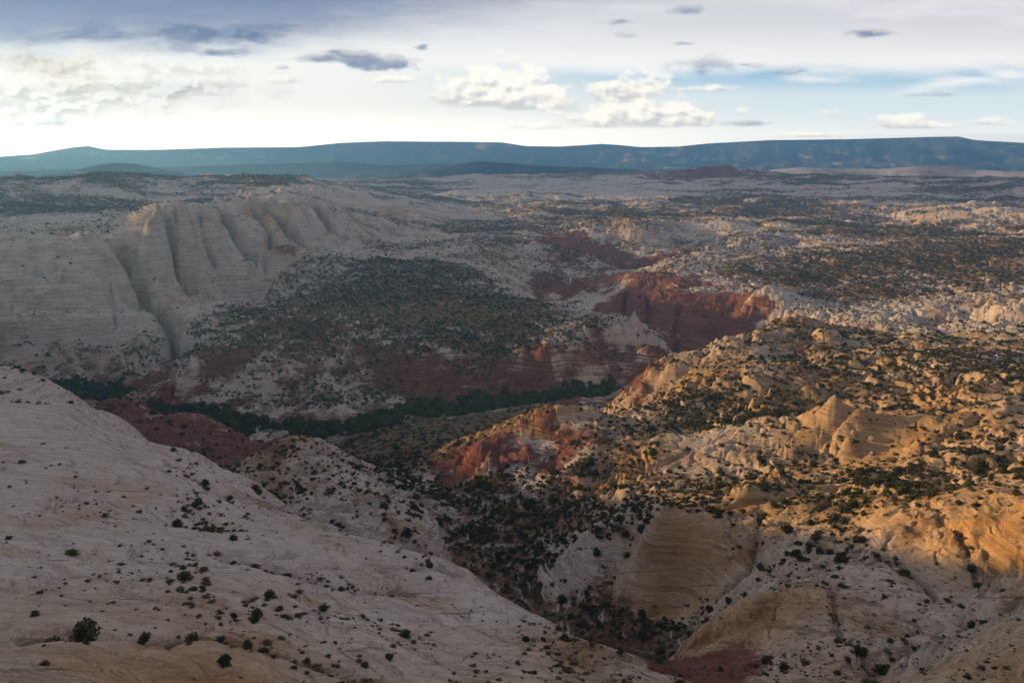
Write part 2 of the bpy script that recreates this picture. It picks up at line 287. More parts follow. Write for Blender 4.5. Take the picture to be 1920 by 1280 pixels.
# knobs, hollows: (u, v, radius px, height px, depth ratio)
BUMPS = [(365, 472, 26, 16, 1.5), (300, 500, 16, 12, 1.2), (450, 442, 24, 10, 1.5), (530, 425, 18, 8, 1.4), (602, 422, 18, 8, 1.4), (420, 500, 30, 8, 1.2),
    (290, 452, 26, 34, 1.0), (345, 432, 30, 26, 1.0), (265, 470, 22, 12, 1.0), (470, 378, 14, 7, 1.2), (440, 380, 14, 7, 1.2), (370, 415, 26, 10, 1.2),
    (745, 400, 62, 20, 1.4), (845, 405, 40, 9, 1.4), (1010, 405, 60, 9, 2.0), (1170, 432, 90, 20, 1.6), (1365, 402, 50, 10, 1.6), (1390, 448, 55, 14, 1.5), (1200, 450, 50, 12, 1.5), (1480, 415, 60, 8, 1.6), (1460, 440, 40, 8, 1.6),
    (1390, 612, 44, 20, 1.2), (1360, 618, 24, 14, 1.2), (1220, 640, 46, 18, 1.2), (1195, 612, 20, 8, 1.0),
    (1550, 630, 36, 14, 1.2), (1690, 598, 26, 12, 1.0), (1550, 590, 26, 10, 1.2), (1740, 620, 20, 10, 1.0), (1880, 590, 40, 16, 1.2), (1800, 618, 46, -16, 1.2),
    (1556, 775, 22, 14, 0.8), (1660, 795, 14, 12, 0.7), (1610, 790, 16, 9, 0.7), (1590, 800, 70, 16, 0.55), (1535, 785, 30, 10, 0.7), (1470, 860, 26, 20, 0.8), (1590, 850, 20, 14, .8), (1460, 905, 34, 20, .8), (1420, 930, 40, 16, .8), (1720, 850, 20, 16, 0.8),
    (1330, 780, 70, -14, 1.0), (1224, 716, 13, 22, 0.9), (1202, 745, 14, 14, 0.9), (1260, 700, 30, 16, .9), (1420, 625, 40, 12, 1.0), (1380, 650, 34, 12, 1.0), (1490, 700, 26, 12, 1), (1430, 735, 34, 10, 1), (1530, 735, 22, 9, 1),
    (890, 860, 26, 26, 0.9), (910, 885, 24, 22, 0.8), (985, 860, 40, 18, 0.9), (1040, 790, 40, 18, 0.8), (960, 820, 36, 14, .9), (1080, 880, 40, 12, 1), (815, 800, 32, 18, 0.9), (560, 830, 60, 10, 0.8),
    (390, 975, 62, -15, 1.0), (860, 1075, 26, 10, .8), (1250, 1010, 100, 16, 1.0), (1450, 1150, 130, 18, 0.8), (1880, 1000, 60, 22, 1.1), (1790, 1000, 40, 12, 1.2), (1830, 1090, 70, -12, 1.2), (1620, 1010, 60, -8, 1.0), (1680, 980, 50, 8, 1.0),
    (1900, 770, 50, 12, 1), (1830, 740, 40, 10, 1), (1800, 860, 44, 12, 1), (205, 334, 70, 9, 2.0), (1020, 690, 40, 10, 1.0), (1070, 695, 50, 8, 1.0), (330, 720, 16, 12, 1.0), (640, 650, 60, 8, 1.0), (830, 570, 120, 8, 1.3), (520, 690, 40, 8, 1)]
SPIRES = [(290, 440, 9, 20), (300, 448, 7, 13), (268, 444, 9, 9), (340, 428, 9, 14), (356, 420, 9, 14), (325, 418, 8, 9), (385, 400, 10, 10), (410, 385, 9, 12), (428, 378, 10, 12), (450, 372, 10, 12), (470, 376, 10, 13), (500, 366, 10, 8), (525, 362, 10, 8), (560, 358, 10, 7),
    (592, 358, 8, 9), (745, 382, 16, 8), (1222, 700, 12, 16), (1205, 735, 9, 12), (1556, 762, 16, 8), (1660, 786, 10, 8), (1632, 782, 8, 6), (1470, 850, 12, 14), (1455, 888, 14, 14), (1580, 845, 9, 9), (1720, 840, 9, 14), (900, 862, 12, 14), (915, 880, 10, 12), (985, 850, 14, 12), (1100, 790, 10, 12), (1400, 612, 12, 10), (1378, 622, 12, 10), (1195, 606, 8, 6)]
# clefts and gullies: (polyline, half-width px, depth px)
SLOTS = [([(1163, 536), (1172, 570), (1180, 606)], 7, 9), ([(1214, 552), (1222, 585), (1232, 618)], 7, 9), ([(1280, 572), (1270, 600), (1262, 630)], 7, 9),
    ([(225, 450), (240, 490), (262, 530), (298, 575), (322, 612), (336, 650)], 17, 58), ([(312, 425), (328, 470), (348, 512), (385, 535)], 12, 42), ([(415, 392), (432, 430), (462, 470)], 13, 32), ([(505, 380), (528, 415), (555, 455)], 13, 28),
    ([(588, 374), (610, 405), (640, 445)], 13, 26), ([(640, 382), (665, 412), (690, 435)], 11, 14), ([(470, 385), (490, 420), (500, 460)], 9, 16), ([(372, 405), (380, 440), (400, 490)], 8, 14), ([(1268, 612), (1266, 640), (1272, 662)], 6, 12), ([(930, 850), (934, 885)], 7, 18), ([(320, 690), (325, 740)], 6, 10),
    ([(205, 520), (212, 560), (215, 600)], 5, 5),
    ([(60, 1192), (250, 1196), (380, 1192), (500, 1215), (640, 1250), (760, 1262)], 16, 14), ([(430, 1040), (560, 1085), (660, 1112), (760, 1110)], 18, 12), ([(320, 870), (380, 905), (430, 935)], 14, 6),
    ([(1350, 1118), (1410, 1060), (1422, 1010), (1430, 960)], 14, 16), ([(1420, 1050), (1470, 1075), (1530, 1065)], 10, 8), ([(1530, 1070), (1560, 1110), (1570, 1190)], 10, 10), ([(1540, 1012), (1660, 1045), (1740, 1085), (1840, 1150)], 14, 12),
    ([(1740, 950), (1800, 1010), (1880, 1075)], 12, 12), ([(1570, 1190), (1620, 1240), (1640, 1290)], 14, 12), ([(1840, 1150), (1730, 1200), (1690, 1230)], 12, 12), ([(1290, 830), (1400, 870), (1520, 890)], 16, 8), ([(1100, 900), (1150, 960), (1140, 1000)], 10, 8)]
BW = []
for (u, v, rp, hp, dr) in BUMPS:
    x, y, r = hit(u, v); dist = math.hypot(r, 160); BW.append((x, y, rp * dist / F, hp * dist / F, dr))
for (u, v, rp, hp) in SPIRES:
    x, y, r = hit(u, v); dist = math.hypot(r, 160); kk = 1.15 if r > 1100 else 1.0; BW.append((x, y, rp * kk * dist / F, hp * kk * dist / F, -1.3))
SW = []
for (pl, wp, dp) in SLOTS:
    pts = [hit(*p) for p in pl]; d = np.mean([p[2] for p in pts]); d = math.hypot(d, 160)
    SW.append(([(p[0], p[1]) for p in pts], wp * (0.65 if d > 900 else 0.6) * d / F, dp * d / F * (2.6 if d > 900 else 1.9)))

# ------------------------------------------------------------------ regional character: (u, v, rough, red, scrub soil, plants, ochre)
STYLE = [(0, 1280, .06, 0, .05, .06, .38), (500, 1280, .08, 0, .05, .05, .42), (950, 1250, .14, 0, .1, .25, .4), (100, 1000, .05, 0, .02, .04, .1), (300, 850, .05, 0, .0, .015, .05), (60, 760, .05, 0, .0, .01, .05), (500, 1000, .06, 0, .02, .03, .05), (620, 1100, .18, 0, .1, .25, .25), (800, 1120, .1, 0, .05, .1, .2),
    (800, 1060, .2, 0, .1, .22, .1), (450, 1100, .15, 0, .1, .2, .4), (250, 1180, .1, 0, .1, .1, .42), (1100, 1240, .2, 0, .2, .3, .3),
    (560, 850, .35, .05, .25, .45, .35), (640, 900, .35, .1, .25, .5, .3), (700, 960, .3, .1, .2, .4, .1), (400, 810, .3, .8, .3, .35, .2), (300, 770, .3, .5, .35, .4, .3), (440, 835, .3, .9, .2, .2, .2),
    (850, 930, .35, .42, .88, .95, 0), (950, 1000, .35, .48, .88, .95, 0), (1080, 1080, .35, .5, .88, .95, 0), (1150, 1150, .35, .62, .88, .9, 0), (1230, 1240, .35, .6, .88, .9, 0), (1010, 1085, .35, .5, .88, .95, 0), (1100, 1170, .35, .55, .88, .9, 0), (1170, 1230, .3, .55, .88, .9, 0), (760, 880, .3, .4, .5, .85, .1), (1100, 1000, .35, .45, .4, .85, 0), (1020, 930, .35, .35, .4, .8, .1),
    (700, 835, .1, .1, .95, .5, .6), (780, 815, .08, .05, .95, .3, .6), (900, 785, .08, .05, .95, .25, .6), (1010, 765, .1, .1, .9, .3, .5), (1120, 740, .2, .5, .5, .5, .2),
    (950, 850, .6, .75, .1, .2, .4), (1030, 790, .6, .5, .15, .25, .6), (900, 870, .5, .9, .1, .2, .3), (1000, 880, .5, .8, .1, .25, .3),
    (1150, 880, .4, .1, .15, .3, .5), (1250, 850, .35, .05, .15, .35, .35), (1150, 820, .5, .2, .3, .45, .5), (1330, 780, .4, 0, .6, .85, .4), (1250, 720, .8, .25, .25, .3, .5), (1200, 750, .7, .5, .2, .3, .4), (1400, 680, .7, 0, .3, .4, .5), (1420, 620, .6, .1, .3, .35, .5), (1500, 700, .6, 0, .4, .5, .5), (1500, 640, .5, 0, .5, .6, .4),
    (1650, 700, .5, 0, .5, .65, .5), (1800, 720, .5, 0, .5, .65, .5), (1900, 680, .45, 0, .6, .7, .4), (1580, 790, .16, 0, .02, .06, 1), (1540, 810, .16, 0, .02, .08, 1), (1640, 815, .16, 0, .02, .06, 1), (1700, 820, .45, 0, .3, .45, .5), (1850, 820, .45, .05, .4, .55, .5), (1420, 850, .5, 0, .3, .5, .5), (1450, 930, .5, 0, .12, .2, .6), (1330, 930, .35, 0, .08, .2, .4),
    (1600, 930, .35, 0, .3, .5, .4), (1750, 950, .3, 0, .25, .4, .4), (1900, 980, .2, 0, .05, .12, .7), (1250, 1030, .12, 0, .08, .15, .6), (1180, 1040, .25, .2, .1, .2, .3), (1500, 1010, .2, 0, .1, .25, .35), (1650, 1010, .3, 0, .2, .45, .3), (1650, 1080, .3, 0, .1, .25, .3), (1800, 1080, .3, 0, .15, .3, .3),
    (1450, 1150, .13, 0, .1, .3, .35), (1350, 1200, .2, .25, .08, .2, .45), (1600, 1180, .25, 0, .15, .4, .35), (1550, 1260, .25, .15, .1, .3, .4), (1700, 1240, .3, .25, .2, .4, .2), (1880, 1220, .25, 0, .08, .2, .5), (1330, 1275, .2, .85, .1, .25, .2),
    (1700, 590, .6, .05, .2, .35, .1), (1850, 600, .6, .1, .2, .3, .1), (1560, 590, .6, 0, .25, .4, .2), (1900, 630, .3, 0, .3, .4, .3), (1900, 560, .5, 0, .3, .4, .3), (1650, 530, .4, 0, .6, .8, .3), (1850, 500, .35, 0, .85, .85, .6), (1700, 490, .35, 0, .85, .95, .5), (1850, 440, .35, 0, .9, .9, .5), (1500, 510, .4, 0, .75, .85, .4), (1400, 560, .5, .1, .35, .5, .1), (1400, 500, .5, 0, .5, .6, .2),
    (1420, 460, .5, 0, .35, .4, .1), (1390, 435, .5, 0, .1, .1, .3), (1600, 430, .4, 0, .7, .7, .5), (1800, 400, .7, 0, .15, .15, .4), (1900, 410, .6, 0, .3, .3, .4), (1550, 400, .4, .1, .6, .6, .2), (1350, 400, .4, 0, .5, .5, .4), (1170, 430, .6, .05, .2, .3, .5), (1010, 400, .5, 0, .3, .3, .5), (1150, 395, .3, 0, .85, .8, .1), (1400, 385, .3, 0, .8, .8, .1), (880, 420, .35, .1, .65, .6, .1),
    (950, 440, .4, .15, .55, .5, .1), (1120, 470, .5, .8, .3, .3, 0), (1180, 490, .5, .75, .3, .3, 0), (1080, 500, .4, .5, .4, .4, .1), (1280, 500, .5, .3, .35, .4, .2), (1090, 540, .5, .95, .1, .15, 0), (1200, 575, .5, 1.0, .05, .1, 0), (1290, 600, .5, 1, .05, .08, 0), (1390, 605, .5, 1, .0, .03, 0), (1240, 640, .5, .9, .1, .15, .1), (1150, 640, .55, .85, .4, .5, .1), (1180, 628, .5, .75, .45, .5, .1), (1230, 655, .5, .8, .4, .45, .1), (1115, 618, .5, .6, .5, .55, .1), (1080, 600, .5, .45, .5, .6, .1), (1050, 690, .5, .6, .15, .15, .2), (1080, 640, .4, .4, .4, .5, .1),
    (980, 710, .5, .7, .1, .12, .1), (850, 720, .5, .6, .2, .25, .1), (700, 740, .4, .25, .2, .35, 0), (600, 720, .4, .4, .25, .4, 0), (450, 725, .4, .75, .2, .25, .1), (330, 710, .4, .85, .1, .1, .2), (500, 750, .4, .3, .25, .4, 0), (600, 670, .4, .45, .3, .4, .1), (720, 660, .4, .6, .25, .35, 0), (800, 650, .4, .45, .4, .5, .1), (530, 610, .35, .6, .4, .6, 0),
    (850, 580, .25, .05, .95, .5, .95), (760, 590, .25, .05, .95, .5, .9), (700, 560, .3, 0, .8, .95, .2), (600, 530, .3, 0, .75, 1.0, .1), (800, 500, .3, 0, .75, 1.0, .1), (950, 560, .3, .05, .8, .95, .3), (920, 500, .4, .05, .3, .35, .1), (1000, 600, .35, .1, .7, .8, .3), (900, 640, .35, .3, .5, .6, .2), (860, 460, .35, .05, .4, .4, .3), (760, 450, .35, 0, .15, .15, .1), (720, 480, .3, 0, .2, .2, 0), (1050, 560, .4, .1, .15, .2, 0), (1120, 590, .4, .05, .15, .2, 0),
    (100, 500, .45, .03, .04, .05, .15), (200, 560, .45, .03, .1, .12, .15), (100, 580, .45, .05, .25, .3, .1), (200, 620, .4, .08, .35, .45, .15), (60, 650, .4, .1, .35, .4, .3), (200, 680, .4, .25, .3, .3, .45), (330, 650, .4, .15, .4, .5, .3), (420, 620, .4, .15, .4, .5, .1), (330, 580, .4, .05, .1, .12, .15), (290, 480, .5, .03, .02, .03, .35), (400, 460, .5, .03, .03, .04, .25), (440, 545, .3, .05, .6, .8, .1), (560, 410, .5, .05, .02, .03, .45), (740, 400, .35, 0, .08, .06, .45),
    (640, 410, .5, .03, .02, .03, .4), (560, 480, .35, 0, .2, .2, .1), (200, 440, .35, .05, .4, .45, .1), (300, 390, .35, .1, .35, .4, .1), (100, 410, .4, .1, .15, .2, .05), (100, 380, .3, .05, .8, .95, 0), (300, 372, .3, .05, .75, .9, 0), (100, 355, .4, .2, .1, .1, .05), (350, 350, .4, .35, .15, .15, .05), (200, 337, .2, 0, 1, 1, 0), (500, 335, .2, 0, .9, .95, 0), (600, 350, .4, .05, .05, .05, .1),
    (700, 370, .3, .05, .3, .3, .1), (800, 380, .35, 0, .3, .3, .2), (700, 345, .2, 0, .5, .5, 0), (950, 350, .4, .03, .05, .05, .05), (1200, 350, .4, .04, .05, .05, .05), (1450, 355, .4, .04, .1, .1, .0), (1700, 355, .4, .03, .2, .15, 0), (1850, 360, .4, .1, .4, .35, 0), (1100, 325, .3, .5, .4, .4, 0), (1340, 322, .3, .75, .3, .3, 0), (1600, 330, .3, .2, .8, .7, 0), (1850, 340, .3, .2, .8, .8, 0), (-80, 500, .4, 0, .1, .1, .1), (2000, 800, .4, 0, .3, .4, .4), (2000, 1100, .3, 0, .1, .2, .4), (2000, 500, .4, 0, .6, .6, .3), (-100, 900, .1, 0, 0, .02, .1), (-100, 1200, .1, 0, .05, .05, .2)]
_sp = []
for s in STYLE:
    x, y, r = hit(s[0], s[1]); _sp.append((math.atan2(x, y), math.log(r)))
_sp = np.array(_sp, np.float32)
_num = [np.zeros((len(ga), len(gl)), np.float32) for _ in range(5)]; _den = np.zeros((len(ga), len(gl)), np.float32)
for (a, l), s in zip(_sp, STYLE):
    w = 1.0 / ((ga[:, None] - a) ** 2 + (0.85 * (gl[None, :] - l)) ** 2 + 0.0006) ** 2
    w = w.astype(np.float32); _den += w
    if 250 < s[0] < 1020 and 600 < s[1] < 770 and s[2] > .3: s = (s[0], s[1], .6, min(1, s[3] * 1.05 + .06), min(1, s[4] + .28), min(.9, s[5] + .3), s[6])
    if s[0] < 330 and 540 < s[1] < 700 and s[2] > .3: s = s[:4] + (s[4] + .12, s[5] + .2, s[6])
    if s[0] > 1000 and s[1] > 850: s = s[:4] + (min(.95, s[4] + .12), min(.95, s[5] * 1.4 + .16), s[6])
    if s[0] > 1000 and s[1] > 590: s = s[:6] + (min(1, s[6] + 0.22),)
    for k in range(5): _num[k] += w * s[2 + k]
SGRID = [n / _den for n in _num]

# ------------------------------------------------------------------ the full height field
def shadow_ridge_height(x, y):
    """unseen ridge added on the left, its crest shaped to keep the low sun off the near slopes"""
    s = x * N2[0] + y * N2[1]; t = x * S2[0] + y * S2[1]
    h0 = np.interp(s, [-3000, 0, 150, 230, 267, 330, 395, 420, 456, 540, 800, 1120, 1350, 1700, 2000, 2300, 2600, 3200, 9000],
                      [205, 202, 174, 140, 118, 84, 46, 26, 12, 2, 2, 24, 12, -12, -70, -300, -700, -1600, -9000])
    h0 = h0 + 12 * fbm(s / 120.0, s * 0 + 3.3, 4) * sstep(s, 100, 700) + 30 * fbm(s / 500.0, s * 0 + 8.3, 3) * sstep(s, 1500, 2500)
    tc = 1.6 * np.maximum(s, 0) + 420
    zc = h0 + TSUN * tc
    dt = t - tc
    return zc - np.where(dt < 0, -dt * 0.85, dt * 0.5) - 0.02 * np.abs(dt)

def height(x, y):
    r = np.hypot(x, y); lr = np.log(np.maximum(r, 2.0)); az = np.arctan2(x, y)
    # bend the sight-line grid a little with noise so that nothing runs straight
    wx = fbm(x / 120, y / 120, 3); wy = fbm(x / 120 + 40, y / 120 - 7, 3)
    k = np.interp(r, [0, 250, 500, 900, 1300, 2500, 5000], [1, 3, 8, 16, 26, 40, 60])
    xw = x + wx * k; yw = y + wy * k
    xs_ = xw + fbm(x / 170 + 3, y / 170, 4) * 0.13 * r; ys_ = yw + fbm(x / 170 - 8, y / 170 + 60, 4) * 0.13 * r
    azs, lws = np.arctan2(xs_, ys_), np.log(np.maximum(np.hypot(xs_, ys_), 2.0))
    rough, red, veg, tree, och = [gsample(g, azs, lws) for g in SGRID]
    band = sstep(r, 1300, 2200) * fbm(x / 620 + 4, (y + 0.2 * x) / 95, 4)          # woodland runs in long strips on the far plateau
    veg = np.clip(veg + 1.3 * band, 0, 1); tree = np.clip(tree + 1.3 * band, 0, 1)
    fin = sstep(az, R(0), R(-8)) * (0.25 + 0.75 * sstep(az, R(-27.5), R(-24.5))) * sstep(r, 880, 1000) * (1 - sstep(r, 1900, 2400))
    fin = np.maximum(fin, 0.6 * sstep(red, 0.35, 0.8) * sstep(r, 600, 800) * (1 - sstep(r, 1500, 1800)))
    dl = fin * (22 * (np.abs(perlin(x / 62 + 0.6 * wx, y / 90 + 5)) * 2 - 0.55) + 6 * (np.abs(perlin(x / 24 + wx, y / 40 + 9)) * 2 - 0.55))
    xw = xw * (1 + dl / r); yw = yw * (1 + dl / r)
    azw = np.arctan2(xw, yw); lw = np.log(np.maximum(np.hypot(xw, yw), 2.0))
    z = gsample(BASE, azw, lw)
    back = np.abs(az) > R(60)
    for (bx, by, rad, hh, dr) in BW:
        ux, uy = bx / math.hypot(bx, by), by / math.hypot(bx, by)
        dx = xw - bx; dy = yw - by
        rr = np.sqrt(((dx * ux + dy * uy) / (rad * abs(dr))) ** 2 + ((dx * uy - dy * ux) / rad) ** 2)
        m = rr < 1.6
        if dr < 0: z = z + hh * np.clip(1.15 - rr, 0, 1) ** 0.8
        elif m.any(): z[m] += hh * (1 - sstep(rr[m], 0.05, 1.5)) 
    for (pl, wid, dep) in SW:
        dmin = np.full(x.shape, 1e9); px = np.array(pl); c = px.mean(0); ext = np.abs(px - c).max() + wid * 5
        m = (np.abs(x - c[0]) < ext) & (np.abs(y - c[1]) < ext)
        if not m.any(): continue
        xs = (x + wx * k * 0.5)[m]; ys = (y + wy * k * 0.5)[m]; dm = np.full(xs.shape, 1e9)
        for (a, b) in zip(pl[:-1], pl[1:]):
            ex, ey = b[0] - a[0], b[1] - a[1]; L = ex * ex + ey * ey + 1e-9
            t = np.clip(((xs - a[0]) * ex + (ys - a[1]) * ey) / L, 0, 1)
            dm = np.minimum(dm, np.hypot(xs - a[0] - t * ex, ys - a[1] - t * ey))
        dm = np.maximum(dm + wid * 1.1 * fbm(xs / (wid * 2.2), ys / (wid * 2.2), 3), 0)
        z[m] -= dep * (0.75 + 0.9 * perlin(xs / (wid * 6), ys / (wid * 6))) * np.exp(-(dm / (wid * 0.85)) ** 1.5)
    floor = sstep(z, 10, 22)                    # the river flat stays flat
    # domes and gullies
    amp = rough * floor
    far = sstep(r, 1200, 2600)
    def billow(s, ox): return np.abs(perlin(xw / s + ox, yw / s - ox)) * 2 - 0.55
    w2x = fbm(x / 30 + 5, y / 30, 3) * 9; w2y = fbm(x / 30 - 31, y / 30 + 12, 3) * 9
    xw = xw + w2x; yw = yw + w2y
    mod = sstep(fbm(x / 60 + 9, y / 60 - 4, 3), -0.35, 0.4)
    ra = (xw * 0.62 + yw * 0.78) / 2.3; rb = -xw * 0.78 + yw * 0.62
    def billr(s, ox): return 0.5 - np.abs(perlin(ra / s + ox, rb / s - ox) + 0.2 * perlin(ra / s * 3.1, rb / s * 3.1)) * 2
    z = z + amp * (11.0 * billow(120, 3.1) + (4.6 * billr(52, 7.7) * (0.3 + 0.8 * mod) + 2.2 * billr(21, 1.3) * mod + 1.1 * billr(9.7, 5.2) * mod) + 3.5 * fbm(x / 26 + 50, y / 26, 4))
    z = z + amp * far * (1 - 0.7 * fin) * (20 * billow(260, 2.2) + 12 * billow(130, 9.2) + 7 * billow(66, 4.4))
    z = z + (0.5 * fbm(x / 14, y / 14, 3) + 0.22 * fbm(x / 3.2, y / 3.2, 2)) * (0.35 + amp)
    # joints: thin creases that break the rock into blocks
    for sc_, dp_, ox in ((70, 5.0, 11), (33, 3.2, 23), (15, 1.7, 37)):
        ng = perlin(xw / sc_ + ox, yw / sc_ + 2 * ox) + 0.25 * perlin(xw / sc_ * 3 + ox, yw / sc_ * 3)
        lo_ = 0.0 if sc_ > 20 else sstep(r, 1500, 900)
        z = z - dp_ * np.clip(amp * 1.5, 0, 0.9) * np.exp(-(ng / 0.07) ** 2) * (lo_ if sc_ < 20 else 1)
    # ledges of the bedded rock
    step = np.where(r < 450, 3.2, np.where(r < 900, 5.0, 8.0))
    for st, lo, hi in ((2.6, 0, 500), (5.5, 350, 1300), (11.0, 1000, 1e9)):
        wgt = sstep(r, lo * 0.8, lo * 1.1 + 1) * (1 - sstep(r, hi * 0.85, hi * 1.15)) * np.clip(0.15 + 0.22 * (1 - sstep(r, 250, 420)) + 1.4 * amp, 0, 0.85) * (1 - 0.6 * sstep(red, 0.4, 0.8)) * (1 - 0.55 * fin) * (0.35 + 0.9 * sstep(fbm(x / 110 + 70, y / 110, 3), -0.3, 0.35))
        zz = (z + 6.0 * fbm(x / 140, y / 140, 4) + 0.05 * x + st * 0.5 * fbm(x / 18, y / 18, 2)) / st
        zz = zz + 0.42 * np.sin(zz * 1.9 + 3 * wx) + 0.25 * np.sin(zz * 0.83 + 2)
        fr = zz - np.floor(zz); tt = sstep(fr, 0.30, 0.95)
        z = z + wgt * st * (tt - fr)
    z = np.where(r < 60, np.minimum(z, np.interp(r, [0, 2, 6, 20, 45, 60], [233.2, 233.2, 230.2, 212, 193, 250])), z)
    rid = shadow_ridge_height(x, y)  # unseen ridge, added to cast the shadow over the near land
    rid = rid + 7 * fbm(x / 60, y / 60, 4)
    isr = rid > z
    z = np.where(isr, rid, z)
    return z, rough, red, veg, tree, och, wx, wy

def nonuni(a0, a1, n): return np.linspace(a0, a1, n)
az_c = np.concatenate([np.linspace(-180, -60, 90)[:-1], np.linspace(-60, -36, 130)[:-1], np.linspace(-36, 36, 1320), np.linspace(36, 60, 70)[1:], np.linspace(60, 180, 60)[1:]])
az_c = np.radians(az_c)
r_c = np.concatenate([np.exp(np.linspace(math.log(1.2), math.log(75), 60))[:-1], np.exp(np.linspace(math.log(75), math.log(4600), 1180)), np.exp(np.linspace(math.log(4600), math.log(10800), 80))[1:]])
GA, GR = np.meshgrid(az_c, r_c, indexing='ij')
X = GR * np.sin(GA); Y = GR * np.cos(GA)
Z = np.empty_like(X); ATT = np.empty(X.shape + (4,), np.float32); TREE = np.empty(X.shape, np.float32)
for i in range(0, len(az_c), 250):
    sl = slice(i, i + 250)
    Z[sl], ro, re, ve, tr, oc, wx_, wy_ = height(X[sl], Y[sl])
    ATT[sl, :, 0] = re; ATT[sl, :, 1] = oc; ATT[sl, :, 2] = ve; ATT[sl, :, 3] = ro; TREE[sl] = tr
# slope
Pn = np.stack([X, Y, Z], -1)
da = np.gradient(Pn, axis=0); dr_ = np.gradient(Pn, axis=1)
NRM = np.cross(dr_, da); NRM /= np.linalg.norm(NRM, axis=-1, keepdims=True) + 1e-9
NRM *= np.sign(NRM[..., 2:3] + 1e-9)
SLOPE = NRM[..., 2]                            # 1 = flat

def grid_mesh(name, P3, mat, wrap=False):
    n, m = P3.shape[:2]
    me = bpy.data.meshes.new(name); idx = np.arange(n * m).reshape(n, m)
    f = np.stack([idx[:-1, :-1], idx[1:, :-1], idx[1:, 1:], idx[:-1, 1:]], -1).reshape(-1, 4)
    f = f[:, ::-1]
    me.vertices.add(n * m); me.vertices.foreach_set('co', P3.astype(np.float32).ravel())
    me.loops.add(f.size); me.loops.foreach_set('vertex_index', np.ascontiguousarray(f, np.int32).ravel())
    me.polygons.add(len(f)); me.polygons.foreach_set('loop_start', np.arange(0, f.size, 4, dtype=np.int32)); 
    me.update(calc_edges=True); me.polygons.foreach_set('use_smooth', np.ones(len(f), bool))
    me.materials.append(mat); o = bpy.data.objects.new(name, me); COL.objects.link(o); return o

